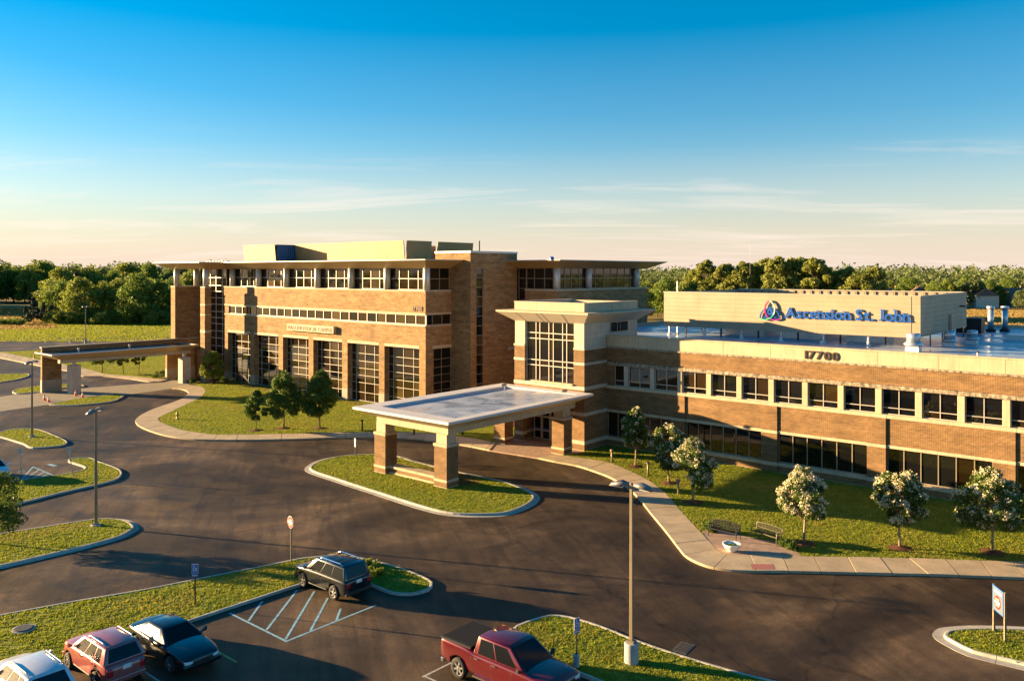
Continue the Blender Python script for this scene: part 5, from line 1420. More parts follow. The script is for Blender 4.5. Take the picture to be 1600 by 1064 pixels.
# houses in the suburb at the right
def house(label, px_, dp, rz, w, d, h, wall, s=1.0):
    x, y = cam_xy(px_, dp)
    t = thing('house', label, 'house', (x, y, -0.05), rz, 'houses beyond the right wood')
    MB().box(-w / 2, -d / 2, 0, w / 2, d / 2, h).build('wall', wall, t)
    e = 0.5
    rf = MB().add([(-w / 2 - e, -d / 2 - e, h), (w / 2 + e, -d / 2 - e, h), (w / 2 + e, d / 2 + e, h), (-w / 2 - e, d / 2 + e, h), (-w / 2 + 1.5, 0, h + d * 0.36), (w / 2 - 1.5, 0, h + d * 0.36)],
                  [(0, 1, 5, 4), (2, 3, 4, 5), (1, 2, 5), (3, 0, 4), (3, 2, 1, 0)]).build('roof', 'roof_shingle', t)
    MB().box(w * 0.2, 0.3, h + d * 0.2, w * 0.2 + 0.8, 1.1, h + d * 0.45).build('chimney', 'house_brick', rf)
    for i in range(4):
        xx = -w / 2 + (i + 0.5) * w / 4
        for zz in ((1.0,) if h < 4 else (1.0, 3.6)):
            wd = MB().box(xx - 0.6, -d / 2 - 0.06, zz, xx + 0.6, -d / 2 - 0.003, zz + 1.3).build('window', 'sign_white', t)
            MB().box(xx - 0.5, -d / 2 - 0.09, zz + 0.1, xx + 0.5, -d / 2 - 0.062, zz + 1.2).build('pane', 'glass_dark', wd)
HS = [(1070, 395, 0.5, 'house', 'brown brick house just left of the thin antenna mast'), (1098, 420, 0.9, 's', 'pale house half hidden right of the thin antenna mast'), (1392, 390, 0.3, 'house', 'brick house seen between trees right of the pale tree row'), (1436, 405, 1.2, 'house', 'brown roofed house above the corner of the rooftop screen'), (1452, 380, 0.2, 's', 'pale house close above the screen corner'), (1500, 410, 0.6, 'house', 'red roofed house in the middle of the right suburb'), (1531, 385, 1.4, 's', 'pale fronted house above the exhaust stacks'), (1560, 415, 0.8, 'house', 'brown house upper right of the exhaust stacks'), (1588, 392, 0.2, 'house', 'brick house at the right edge of the photo'), (1345, 470, 0.9, 's', 'small far house behind the pale tree row'), (1410, 500, 0.4, 'house', 'farthest house on the right'), (262, 330, 1.0, 's', 'white gabled house behind the left wood')]
for px_, dp, rz, w, lb in HS:
    house(lb, px_, dp, rz + HEAD, random.uniform(13, 18), random.uniform(9, 11), random.choice((3.2, 5.6)), 'house_brick' if w == 'house' else 'house_siding')
# country road beyond the golden field, with poles
r0, r1 = Vector(cam_xy(-300, 440)), Vector(cam_xy(420, 425))
dd = (r1 - r0).normalized(); nn = Vector((-dd.y, dd.x)) * 4
sheet([r0 - nn, r1 - nn, r1 + nn, r0 + nn], -0.02, 'road', 'asphalt', label='country road beyond the golden field')
for i, (px_, dp) in enumerate(((44, 415), (67, 420), (10, 430))):
    x, y = cam_xy(px_, dp)
    t = thing('utility_pole', ('left of the two wooden poles by the far road', 'right of the two wooden poles by the far road', 'leftmost wooden pole by the far road')[i], 'utility pole', (x, y, -0.05))
    MB().tube((0, 0, 0), (0, 0, 11), 0.17, 0.12).build('post', 'bark', t); MB().box(-1.1, -0.06, 10.2, 1.1, 0.06, 10.35).build('crossarm', 'bark', t)

# ------------------------------------------------------------------ vehicles (nose along +x)
def wheel_parts(t, x, y, r, w, side, rim='alloy', spokes=5, tyre='tyre'):
    hub = link('wheel', None, t, (x, y, r))
    s = side
    tm = MB().lathe([(r * 0.66, -w / 2), (r - 0.035, -w / 2), (r, -w / 2 + 0.05), (r, w / 2 - 0.05), (r - 0.035, w / 2), (r * 0.66, w / 2)], n=28, axis='y', caps=False).build('tyre', tyre, hub, True)
    m = MB()
    yo = s * (w / 2 - 0.012)
    m.lathe([(r * 0.70, yo - s * 0.09), (r * 0.70, yo), (r * 0.60, yo - s * 0.008), (r * 0.58, yo - s * 0.08)], n=28, axis='y', caps=False)
    for k in range(spokes):
        a = 2 * math.pi * k / spokes + 0.3
        ca, sa = math.cos(a), math.sin(a); n = Vector((-sa, ca))
        def P(q, o, yy): return (ca * q + n.x * o, yy, sa * q + n.y * o)
        m.hexa([P(0.02, -0.05 * r * 2, yo - s * 0.05), P(r * 0.62, -0.045, yo - s * 0.05), P(r * 0.62, 0.045, yo - s * 0.05), P(0.02, 0.05 * r * 2, yo - s * 0.05)],
               [P(0.02, -0.05 * r * 2, yo - s * 0.01), P(r * 0.62, -0.04, yo - s * 0.004), P(r * 0.62, 0.04, yo - s * 0.004), P(0.02, 0.05 * r * 2, yo - s * 0.01)])
    m.lathe([(0.06, yo - s * 0.05), (0.06, yo), (0.03, yo + s * 0.005)], n=12, axis='y')
    m.build('rim', rim, hub)
    MB().lathe([(r * 0.58, yo - s * 0.10), (r * 0.58, yo - s * 0.075)], n=24, axis='y').build('brake_disc', 'black', hub)
def loft(sts, W):
    """sts: (x, z bottom, z top, width factor, crown) from nose to tail"""
    vs, fs = [], []
    for x, zb, zt, k, cr in sts:
        h = W / 2 * k; zm = zb + (zt - zb) * 0.45; zs = zt - min(0.09, (zt - zb) * 0.2)
        half = [(h * 0.86, zb), (h * 0.97, zb + (zt - zb) * 0.12), (h, zm), (h * 0.985, zs), (h * 0.9, zt - 0.012), (h * 0.5, zt + cr * 0.8)]
        ring = [(0, zb)] + half + [(0, zt + cr)] + [(-y, z) for y, z in reversed(half)]
        vs += [(x, y, z) for y, z in ring]
    n = 14
    for i in range(len(sts) - 1):
        fs += [(i * n + a, i * n + (a + 1) % n, (i + 1) * n + (a + 1) % n, (i + 1) * n + a) for a in range(n)]
    fs += [tuple(reversed(range(n))), tuple(range((len(sts) - 1) * n, len(sts) * n))]
    return MB().add(vs, fs)
def patch(c, u0, u1, v0, v1, off=0.012):
    """thin panel on a four-cornered face c = [p00, p10, p11, p01]"""
    c = [Vector(p) for p in c]
    nn = (c[1] - c[0]).cross(c[3] - c[0]).normalized()
    P = lambda u, v: (c[0] * (1 - u) + c[1] * u) * (1 - v) + (c[3] * (1 - u) + c[2] * u) * v
    q = [P(u0, v0), P(u1, v0), P(u1, v1), P(u0, v1)]
    return MB().hexa([p - nn * 0.004 for p in q], [p + nn * off for p in q])
from mathutils.bvhtree import BVHTree
def decal(bvh, t, name, mat, axis, sign, a0, a1, b0, b1, na=8, nb=4, off=0.01, taper=0.0):
    """a thin piece laid close on the body: lamps, seams. axis 'x': seen from nose (+1) or tail (-1), a is y, b is z; axis 'y': from a side, a is x, b is z"""
    top, low, ok = [], [], True
    for i in range(na + 1):
        for k in range(nb + 1):
            fa, fb = i / na, k / nb
            A = a0 + (a1 - a0) * fa
            hb = (b1 - b0) * (1 - taper * (1 - fa)); B = b0 + (b1 - b0 - hb) * 0.5 + hb * fb
            if axis == 'x': h = bvh.ray_cast(Vector((sign * 6, A, B)), Vector((-sign, 0, 0)))
            else: h = bvh.ray_cast(Vector((A, sign * 4, B)), Vector((0, -sign, 0)))
            if h[0] is None: return None
            nn = h[1] if h[1].dot(Vector((sign, 0, 0) if axis == 'x' else (0, sign, 0))) > 0 else -h[1]
            top.append(h[0] + nn * off); low.append(h[0] - nn * 0.01)
    n = len(top); c = nb + 1
    fs = []
    for i in range(na):
        for k in range(nb):
            q = (i * c + k, i * c + k + 1, (i + 1) * c + k + 1, (i + 1) * c + k)
            fs += [q, tuple(n + j for j in reversed(q))]
    ring = [i * c for i in range(na + 1)] + [na * c + k for k in range(1, c)] + [i * c + nb for i in range(na - 1, -1, -1)] + [k for k in range(nb - 1, 0, -1)]
    m = len(ring)
    fs += [(ring[j], ring[(j + 1) % m], n + ring[(j + 1) % m], n + ring[j]) for j in range(m)]
    return MB().add(top + low, fs).build(name, mat, t, True)
def car(name, label, cat, loc, rz, L, W, H, wbase, r, paint, sts, cab, side_glass, opts=(), rim='alloy', spokes=5, group='cars parked on the campus', low=None):
    t = thing(name, label, cat, loc, rz, group)
    b = loft(sts, W).build('body', paint, t, True)
    sm = b.modifiers.new('sub', 'SUBSURF'); sm.levels = 2; sm.render_levels = 2
    wxx = opt(opts, 'wx', 0.0)
    cut = MB()
    for x in (wbase / 2 + wxx, -wbase / 2 + wxx):
        for s in (-1, 1): cut.lathe([(r * 1.17, s * (W / 2 - 0.28)), (r * 1.17, s * (W / 2 + 0.3))], x, r + 0.03, 24, 'y')
    cu = link('cutter', cut.mesh('cutter', 'black'), t)
    bo = b.modifiers.new('wells', 'BOOLEAN'); bo.object = cu; bo.operation = 'DIFFERENCE'; bo.solver = 'EXACT'; bo.material_mode = 'TRANSFER'
    me = bpy.data.meshes.new_from_object(b.evaluated_get(bpy.context.evaluated_depsgraph_get()))
    b.modifiers.clear(); b.data = me
    bpy.data.objects.remove(cu)
    bvh = BVHTree.FromPolygons([v.co.copy() for v in me.vertices], [tuple(p.vertices) for p in me.polygons])
    xf, xr, rf, rr, zb, yb, yt, z1 = cab
    low_ = [(xr, -yb, zb), (xf, -yb, zb), (xf, yb, zb), (xr, yb, zb)]
    mid = z1 - 0.05
    top_ = [(rr, -yt, mid), (rf, -yt, mid), (rf, yt, mid), (rr, yt, mid)]
    cm = MB().add(low_ + top_ + [(rr + 0.12, -yt * 0.8, z1), (rf - 0.15, -yt * 0.8, z1), (rf - 0.15, yt * 0.8, z1), (rr + 0.12, yt * 0.8, z1)],
                  [(3, 2, 1, 0), (0, 1, 5, 4), (1, 2, 6, 5), (2, 3, 7, 6), (3, 0, 4, 7), (4, 5, 9, 8), (5, 6, 10, 9), (6, 7, 11, 10), (7, 4, 8, 11), (8, 9, 10, 11)]).build('cabin', paint, t, True)
    bevel(cm, 0.05, 3)
    # the lower body carries on a little inside the cabin so that no gap shows
    fr = [low_[2], low_[1], top_[1], top_[2]]; bk = [low_[0], low_[3], top_[3], top_[0]]
    fr = [low_[1], low_[2], top_[2], top_[1]]
    patch(fr, 0.07, 0.93, 0.03, 0.95).build('windscreen', 'glass_car', t)
    patch(bk, 0.1, 0.9, 0.12 if 'hatch' in opts else 0.06, 0.93).build('rear_window', 'glass_car', t)
    rs = [low_[0], low_[1], top_[1], top_[0]]; ls = [low_[2], low_[3], top_[3], top_[2]]
    for (u0, u1) in side_glass:
        patch(rs, u0, u1, 0.1, 0.9).build('side_window', 'glass_car', t)
        patch(ls, 1 - u1, 1 - u0, 0.1, 0.9).build('side_window', 'glass_car', t)
    for s in (-1, 1):
        for x in (wbase / 2 + opt(opts, 'wx', 0.0), -wbase / 2 + opt(opts, 'wx', 0.0)):
            wheel_parts(t, x, s * (W / 2 - 0.085), r, 0.23, s, rim, spokes, opt(opts, 'tyre', 'tyre'))
        y0 = s * W / 2 * 0.985
        MB().hexa([(xf - 0.28, s * (yb - 0.02), zb + 0.02), (xf - 0.16, s * (yb - 0.02), zb + 0.02), (xf - 0.16, s * (yb + 0.22), zb + 0.06), (xf - 0.28, s * (yb + 0.22), zb + 0.06)],
                  [(xf - 0.28, s * (yb - 0.02), zb + 0.06), (xf - 0.16, s * (yb - 0.02), zb + 0.06), (xf - 0.14, s * (yb + 0.22), zb + 0.22), (xf - 0.28, s * (yb + 0.22), zb + 0.22)]).build('mirror', opt(opts, 'mirror', paint), t)
        for hx in opt(opts, 'handles', (0.05, -0.9)):
            MB().box(hx - 0.1, min(y0, y0 + s * 0.03), zb - 0.14, hx + 0.1, max(y0, y0 + s * 0.03), zb - 0.1).build('door_handle', opt(opts, 'handle', paint), t)
        for sx in opt(opts, 'seams', (0.5, -0.45)):
            decal(bvh, t, 'door_seam', 'black', 'y', s, sx - 0.007, sx + 0.007, 0.36, zb - 0.1, 1, 8, 0.002)
        hw = W / 2; hz = sts[1][2] - 0.14
        decal(bvh, t, 'headlight', 'light_lens', 'x', 1, s * hw * 0.46, s * hw * 0.8, hz - 0.09, hz + 0.05, 8, 4, 0.008, 0.35)
        tz = opt(opts, 'tail_z', sts[-2][2] - 0.2); th = opt(opts, 'tail_h', 0.15)
        decal(bvh, t, 'tail_light', 'tail_lens', 'x', -1, s * hw * 0.6, s * hw * 0.84, tz - th, tz + th * 0.6, 6, 5, 0.012, 0.2)
        decal(bvh, t, 'side_trim', opt(opts, 'trim', 'rubber_trim'), 'y', s, -wbase / 2 + r * 1.3 + wxx, wbase / 2 - r * 1.3 + wxx, 0.3, 0.37, 8, 2, 0.014)
        if 'rails' in opts:
            MB().path([(rf - 0.25, s * yt * 0.86, z1 - 0.03), (rf - 0.4, s * yt * 0.88, z1 + 0.05), (rr + 0.4, s * yt * 0.88, z1 + 0.05), (rr + 0.25, s * yt * 0.86, z1 - 0.03)], [0.025] * 4, 6).build('roof_rail', opt(opts, 'rail', 'chrome'), t)
    if 'rails' in opts and 'bars' in opts:
        for x in (rf - 0.7, (rf + rr) / 2 - 0.1, rr + 0.6): MB().box(x - 0.03, -yt * 0.85, z1 + 0.04, x + 0.03, yt * 0.85, z1 + 0.065).build('roof_bar', 'black', t)
    gz_ = sts[1][2] - 0.2
    MB().box(L / 2 - 0.1, -W * 0.23, gz_ - 0.1, L / 2 + 0.012, W * 0.23, gz_ + 0.06).build('grille', 'black', t)
    for k in (-1, 1): MB().box(L / 2 - 0.06, -W * 0.24, gz_ + 0.065 * k - 0.03, L / 2 + 0.022, W * 0.24, gz_ + 0.065 * k - 0.01).build('grille_bar', 'chrome', t)
    for e, zz in ((L / 2 - 0.16, 0.3), (-L / 2 - 0.012, 0.32)):
        bevel(MB().box(e, -W * 0.44, zz, e + 0.172, W * 0.44, zz + 0.2).build('bumper', opt(opts, 'bumper', paint), t), 0.04, 2)
    MB().box(-L / 2 - 0.02, -0.17, opt(opts, 'plate_z', 0.75), -L / 2 + 0.02, 0.17, opt(opts, 'plate_z', 0.75) + 0.16).build('licence_plate', 'sign_white', t)
    return t
def opt(o, k, d):
    for q in o:
        if isinstance(q, tuple) and q[0] == k: return q[1]
    return d
SUV = [(2.2, 0.4, 0.84, 0.72, 0.0), (2.12, 0.3, 0.96, 0.88, 0.02), (1.75, 0.24, 1.02, 0.98, 0.03), (1.1, 0.22, 1.09, 1.0, 0.03), (0.2, 0.22, 1.11, 1.0, 0.0), (-0.9, 0.22, 1.11, 1.0, 0.0), (-1.9, 0.26, 1.11, 0.985, 0.0), (-2.14, 0.3, 1.08, 0.94, 0.0), (-2.21, 0.4, 0.98, 0.86, 0.0)]
car('parked_suv', 'dark grey boxy SUV with roof rails nosed to the strip island', 'SUV', (-34.72, 26.52, 0.004), R(180), 4.42, 1.81, 1.74, 2.6, 0.365, 'paint_grey', SUV,
    (1.12, -2.12, 0.42, -1.9, 1.05, 0.865, 0.68, 1.72), ((0.64, 0.9), (0.36, 0.61), (0.06, 0.33)), ('rails', 'bars', 'hatch', ('tail_h', 0.16), ('plate_z', 0.86), ('bumper', 'rubber_trim'), ('seams', (0.72, -0.28, -1.15)), ('handles', (-0.12, -1.0)), ('arch', 'paint_grey')))
CRO = [(2.12, 0.4, 0.84, 0.7, 0.0), (2.03, 0.3, 0.96, 0.88, 0.03), (1.6, 0.24, 1.03, 0.985, 0.04), (1.0, 0.22, 1.09, 1.0, 0.04), (0.1, 0.22, 1.12, 1.0, 0.0), (-0.9, 0.22, 1.14, 1.0, 0.0), (-1.75, 0.27, 1.12, 0.97, 0.0), (-2.05, 0.32, 1.02, 0.9, 0.0), (-2.13, 0.42, 0.88, 0.8, 0.0)]
car('parked_crossover', 'red crossover paled to rose for sun glare, seen from behind between white and black cars', 'crossover', (-34.75, 14.92, 0.004), R(180), 4.26, 1.78, 1.66, 2.55, 0.345, 'paint_red_glare', CRO,
    (1.05, -2.0, 0.3, -1.7, 1.06, 0.86, 0.64, 1.65), ((0.62, 0.9), (0.34, 0.59), (0.14, 0.3)), ('rails', 'hatch', ('plate_z', 0.8), ('tail_h', 0.2), ('bumper', 'paint_red_glare')))
SED = [(2.5, 0.36, 0.62, 0.66, 0.0), (2.42, 0.24, 0.74, 0.85, 0.03), (1.9, 0.2, 0.85, 0.975, 0.05), (1.2, 0.19, 0.92, 1.0, 0.05), (0.2, 0.19, 0.96, 1.0, 0.0), (-1.0, 0.19, 0.98, 1.0, 0.0), (-1.9, 0.22, 0.99, 0.97, 0.02), (-2.4, 0.28, 0.95, 0.9, 0.02), (-2.49, 0.4, 0.84, 0.8, 0.0)]
car('parked_saloon', 'glossy black saloon facing the camera beside the rose car', 'car', (-33.95, 17.5, 0.004), R(0), 5.0, 1.88, 1.4, 2.97, 0.345, 'paint_black', SED,
    (1.05, -1.95, 0.2, -1.05, 0.92, 0.86, 0.58, 1.39), ((0.47, 0.86), (0.17, 0.45)), (('mirror', 'paint_black'), ('handle', 'chrome')), spokes=7)
WSU = [(2.3, 0.4, 0.86, 0.7, 0.0), (2.2, 0.3, 0.98, 0.88, 0.03), (1.7, 0.24, 1.05, 0.985, 0.04), (1.0, 0.22, 1.12, 1.0, 0.03), (0.0, 0.22, 1.14, 1.0, 0.0), (-1.0, 0.22, 1.15, 1.0, 0.0), (-1.9, 0.27, 1.13, 0.97, 0.0), (-2.2, 0.32, 1.05, 0.9, 0.0), (-2.3, 0.42, 0.9, 0.8, 0.0)]
car('parked_crossover', 'pale silver white crossover cut off by the bottom left corner', 'crossover', (-34.55, 12.05, 0.004), R(180), 4.6, 1.86, 1.7, 2.7, 0.355, 'paint_white', WSU,
    (1.1, -2.15, 0.35, -1.85, 1.08, 0.89, 0.68, 1.68), ((0.62, 0.9), (0.34, 0.59), (0.14, 0.3)), ('rails', 'hatch'))
HAT = [(2.1, 0.4, 0.72, 0.7, 0.0), (2.0, 0.28, 0.86, 0.88, 0.03), (1.55, 0.22, 0.95, 0.98, 0.05), (1.0, 0.2, 1.0, 1.0, 0.04), (0.0, 0.2, 1.02, 1.0, 0.0), (-1.0, 0.2, 1.04, 1.0, 0.0), (-1.7, 0.25, 1.03, 0.97, 0.0), (-2.0, 0.3, 0.95, 0.9, 0.0), (-2.1, 0.4, 0.82, 0.8, 0.0)]
car('parked_hatchback', 'white car facing right at the left edge by the blue striped bay', 'car', (-74.3, 23.1, 0.004), R(0), 4.2, 1.76, 1.52, 2.55, 0.32, 'paint_white', HAT,
    (1.15, -1.9, 0.25, -1.5, 0.97, 0.85, 0.62, 1.5), ((0.5, 0.87), (0.15, 0.46)), ('hatch',))
for i, (px_, dp, rz, pt, lb) in enumerate(((80, 421, 1.1, 'paint_silver_blue', 'silver blue car driving on the far road'), (-2, 428, 1.1, 'paint_silver_blue', 'blue car on the far road at the left edge'))):
    x, y = cam_xy(px_, dp)
    car('driving_car', lb, 'car', (x, y, 0.0), HEAD + R(2), 4.2 * 1.1, 1.8, 1.6, 2.6, 0.33, pt, HAT, (1.15, -1.9, 0.25, -1.5, 0.97, 0.85, 0.62, 1.5), ((0.5, 0.87), (0.15, 0.46)), ('hatch',))
# red pickup
PIC = [(2.95, 0.5, 0.95, 0.84, 0.0), (2.88, 0.4, 1.12, 0.93, 0.02), (2.5, 0.34, 1.19, 0.985, 0.05), (1.6, 0.32, 1.25, 1.0, 0.05), (0.8, 0.32, 1.27, 1.0, 0.0), (-0.4, 0.32, 1.27, 1.0, 0.0), (-1.1, 0.34, 1.27, 1.0, 0.0), (-1.25, 0.36, 1.38, 1.0, 0.0), (-2.2, 0.38, 1.4, 1.0, 0.0), (-2.86, 0.44, 1.4, 0.98, 0.0), (-2.92, 0.5, 1.36, 0.94, 0.0)]
pk = car('parked_pickup', 'dark red crew cab pickup with black bed cover and bright wheels', 'pickup truck', (-21.27, 24.95, 0.004), R(0), 5.9, 2.04, 1.96, 3.57, 0.42, 'paint_red', PIC,
    (1.62, -1.08, 0.72, -0.95, 1.22, 0.94, 0.74, 1.95), ((0.48, 0.86), (0.1, 0.44)), (('wx', -0.03), ('bumper', 'chrome'), ('mirror', 'rubber_trim'), ('handle', 'chrome'), ('seams', (0.98, -0.06, -1.12)), ('handles', (0.1, -0.85)), ('tail_z', 1.12), ('tail_h', 0.22), ('plate_z', 0.7)), spokes=6)
bevel(MB().box(-2.82, -0.93, 1.39, -1.17, 0.93, 1.445).build('bed_cover', 'bed_cover', pk), 0.02, 2)
for s in (-1, 1):
    MB().box(-2.85, s * 0.96 - 0.035, 1.385, -1.17, s * 0.96 + 0.035, 1.43).build('bed_rail', 'rubber_trim', pk)
    MB().box(-1.0, s * 1.0 - 0.06, 0.36, 1.1, s * 1.0 + 0.06, 0.42).build('side_step', 'chrome', pk)
MB().hexa([(-0.75, -0.05, 1.94), (-0.55, -0.04, 1.94), (-0.55, 0.04, 1.94), (-0.75, 0.05, 1.94)], [(-0.76, -0.015, 2.06), (-0.7, -0.01, 2.0), (-0.7, 0.01, 2.0), (-0.76, 0.015, 2.06)]).build('antenna_fin', 'pole_tan', pk)

# ------------------------------------------------------------------ lamp posts, bollards, signs
def lamp_post(label, p, rz, pedestal, h=7.45, heads=2, group='parking lot lamp posts'):
    t = thing('lamp_post', label, 'lamp post', (p[0], p[1], 0.1), rz, group)
    if pedestal:
        MB().lathe([(0.3, -0.1), (0.3, 0.8), (0.27, 0.84)], n=24).build('pedestal', 'concrete_grey', t, False); z0 = 0.842
    else:
        MB().lathe([(0.32, -0.05), (0.32, 0.06), (0.28, 0.08)], n=20).build('pedestal', 'concrete_grey', t); z0 = 0.082
    MB().box(-0.15, -0.15, z0, 0.15, 0.15, z0 + 0.1).build('base_plate', 'pole_tan', t)
    bevel(MB().hexa([(-0.075, -0.075, z0 + 0.1), (0.075, -0.075, z0 + 0.1), (0.075, 0.075, z0 + 0.1), (-0.075, 0.075, z0 + 0.1)], [(-0.06, -0.06, h), (0.06, -0.06, h), (0.06, 0.06, h), (-0.06, 0.06, h)]).build('pole', 'pole_tan', t), 0.012, 2)
    for s in (-1, 1):
        hd = MB().add([(s * 0.1, -0.09, h - 0.02), (s * 0.1, 0.09, h - 0.02), (s * 0.45, 0.24, h - 0.05), (s * 0.95, 0.2, h - 0.12), (s * 1.02, 0, h - 0.13), (s * 0.95, -0.2, h - 0.12), (s * 0.45, -0.24, h - 0.05),
                       (s * 0.12, -0.05, h + 0.08), (s * 0.12, 0.05, h + 0.08), (s * 0.45, 0.16, h + 0.13), (s * 0.85, 0.1, h + 0.02), (s * 0.92, 0, h - 0.01), (s * 0.85, -0.1, h + 0.02), (s * 0.45, -0.16, h + 0.13)],
                      [(0, 1, 2, 3, 4, 5, 6), (7, 8, 9, 10, 11, 12, 13)] + [(i, (i + 1) % 7, 7 + (i + 1) % 7, 7 + i) for i in range(7)]).build('lamp_head', 'lamp_head', t, True)
        MB().box(min(s * 0.05, s * 0.16), -0.03, h - 0.02, max(s * 0.05, s * 0.16), 0.03, h + 0.05).build('bracket', 'pole_tan', hd)
        MB().box(min(s * 0.4, s * 0.85), -0.13, h - 0.14, max(s * 0.4, s * 0.85), 0.13, h - 0.115).build('lens', 'light_lens', hd)
    MB().lathe([(0.085, h), (0.085, h + 0.06), (0.03, h + 0.09)], n=10).build('pole_cap', 'pole_tan', t)
    return t
lamp_post('tall double headed lamp post on a concrete drum by the pickup', (-18.35, 29.5), R(8), True)
lamp_post('double headed lamp post on the left lamp island', (-54.75, 23.04), R(-50), False)
lamp_post('double headed lamp post farther left on the small island', (-89.0, 31.3), R(-50), False)
lamp_post('far double headed lamp post in the back car park', (-196.5, 80.4), R(30), True, 8.4)
lamp_post('lamp post rising behind the canopy beside the entrance tower', (-60.0, 71.6), R(10), False, 7.7)
for i, (p, lb) in enumerate((((-66.46, 54.62), 'black bollard light on the front lawn left of the canopy'), ((-60.66, 56.5), 'black bollard light seen behind the canopy beam'), ((-56.92, 59.66), 'black bollard light between the front canopy piers and doors'),
        ((-38.91, 59.38), 'bollard light nearest the entrance tower on the right lawn'), ((-34.15, 57.4), 'middle bollard light along the curving pavement'), ((-29.58, 54.05), 'bollard light right beside the overlapping flowering trees'))):
    t = thing('bollard_light', lb, 'bollard', (p[0], p[1], 0.1), 0, 'bollard lights along the pavements')
    mt = 'black' if i < 3 else 'pole_tan'
    MB().tube((0, 0, 0.05), (0, 0, 0.95), 0.085, n=14).build('post', mt, t, True)
    MB().lathe([(0.14, 0), (0.14, 0.05), (0.09, 0.06)], n=14).build('foot', mt, t)
    MB().lathe([(0.1, 0.952), (0.17, 0.98), (0.17, 1.06), (0.12, 1.1)], n=16).build('hood', mt, t, True)
def disc_sign(t, pts, z, y, mat, name, th=0.012):
    m = MB(); n = len(pts)
    m.add([(u, y, z + w) for u, w in pts] + [(u, y - th, z + w) for u, w in pts], [tuple(range(n)), tuple(reversed(range(n, 2 * n)))] + [(i, (i + 1) % n, n + (i + 1) % n, n + i) for i in range(n)])
    return m.build(name, mat, t)
class _L:   # letters for small signs, local frame
    off = (0, 0, 0)
def oct_(r, a0=22.5, n=8): return [(r * math.cos(R(a0 + 360 / n * i)), r * math.sin(R(a0 + 360 / n * i))) for i in range(n)]
t = thing('entry_sign', 'red do not enter sign on a pale post behind the grey SUV', 'road sign', (-39.45, 27.3, 0.1), R(-8))
MB().tube((0, 0, 0), (0, 0, 2.45), 0.04, n=10).build('post', 'bark_pale', t)
disc_sign(t, oct_(0.36), 2.25, -0.045, 'sign_white', 'plate')
disc_sign(t, oct_(0.335), 2.25, -0.06, 'sign_red', 'red_face', 0.006)
MB().box(-0.27, -0.078, 2.19, 0.27, -0.067, 2.31).build('white_bar', 'sign_white', t)
letters(_L, t, 'DO NOT', -0.19, -0.07, 2.345, 0.09, 'sign_white', 0.004, 1, 0, width=0.4)
letters(_L, t, 'ENTER', -0.17, -0.07, 2.06, 0.09, 'sign_white', 0.004, 1, 0, width=0.36)
def access_sign(label, p, rz, h=2.0):
    t = thing('parking_sign', label, 'parking sign', (p[0], p[1], 0.1), rz, 'blue accessible parking signs')
    MB().box(-0.03, -0.02, 0, 0.03, 0.02, h).build('post', 'dark_metal', t)
    disc_sign(t, [(-0.16, -0.23), (0.16, -0.23), (0.16, 0.23), (-0.16, 0.23)], h - 0.2, -0.025, 'sign_white', 'plate')
    disc_sign(t, [(-0.148, -0.218), (0.148, -0.218), (0.148, 0.218), (-0.148, 0.218)], h - 0.2, -0.038, 'sign_blue', 'blue_face', 0.005)
    z = h - 0.2
    m = MB()
    N = 14
    for i in range(N):   # wheel of the wheelchair symbol
        a0, a1 = R(150 + 250 * i / N), R(150 + 250 * (i + 1) / N)
        P = lambda a, r_: (0.0 + r_ * math.cos(a), z - 0.02 + r_ * math.sin(a))
        q = [P(a0, 0.075), P(a1, 0.075), P(a1, 0.1), P(a0, 0.1)]
        m.hexa([(u, -0.045, w) for u, w in q], [(u, -0.05, w) for u, w in q])
    m.box(-0.05, -0.05, z + 0.0, -0.02, -0.045, z + 0.11); m.box(-0.05, -0.05, z, 0.06, -0.045, z + 0.025); m.box(0.045, -0.05, z - 0.09, 0.07, -0.045, z + 0.02)
    m.lathe([(0.028, -0.05), (0.028, -0.045)], -0.035, z + 0.145, 10, 'y')
    m.build('wheelchair_symbol', 'sign_white', t)
    disc_sign(t, [(-0.16, -0.06), (0.16, -0.06), (0.16, 0.06), (-0.16, 0.06)], h - 0.53, -0.03, 'sign_blue', 'lower_plate')
    MB().box(-0.12, -0.05, h - 0.545, 0.12, -0.043, h - 0.515).build('text_line', 'sign_white', t)
access_sign('blue wheelchair parking sign on the strip island by the black saloon', (-37.93, 20.69), R(40))
access_sign('blue wheelchair parking sign in front of the red pickup', (-19.9, 27.7), R(80))
ps = MB().lathe([(0.14, 0), (0.14, 0.55), (0.1, 0.58)], n=14)
t = thing('sign_footing', 'short pale concrete footing under the sign by the pickup', 'footing', (-19.9, 27.7, 0.02)); ps.build('drum', 'concrete_grey', t)
def back_sign(label, p, tilt, rz, h=2.1):
    t = thing('parking_sign', label, 'parking sign', (p[0], p[1], 0.1), rz, 'parking signs seen from behind')
    t.rotation_euler = (0, tilt, rz)
    MB().box(-0.03, -0.02, 0, 0.03, 0.02, h).build('post', 'galvanised', t)
    MB().box(-0.16, 0.021, h - 0.5, 0.16, 0.035, h - 0.02).build('plate', 'metal_panel', t)
    MB().box(-0.03, -0.022, h - 0.3, 0.03, 0.022, h - 0.26).build('clamp', 'dark_metal', t)
back_sign('tilted grey sign post on the hook shaped island', (-69.48, 27.49), R(-10), R(50), 2.4)
back_sign('grey sign post at the nose of the white car', (-73.3, 25.0), R(-4), R(50), 2.1)
t = thing('marker_post', 'small white marker sign on the canopy island', 'marker sign', (-58.0, 46.9, 0.1), R(-20))
MB().box(-0.04, -0.03, 0, 0.04, 0.03, 1.5).build('post', 'dark_metal', t); MB().box(-0.16, -0.05, 0.75, 0.16, -0.031, 1.5).build('plate', 'sign_white', t)
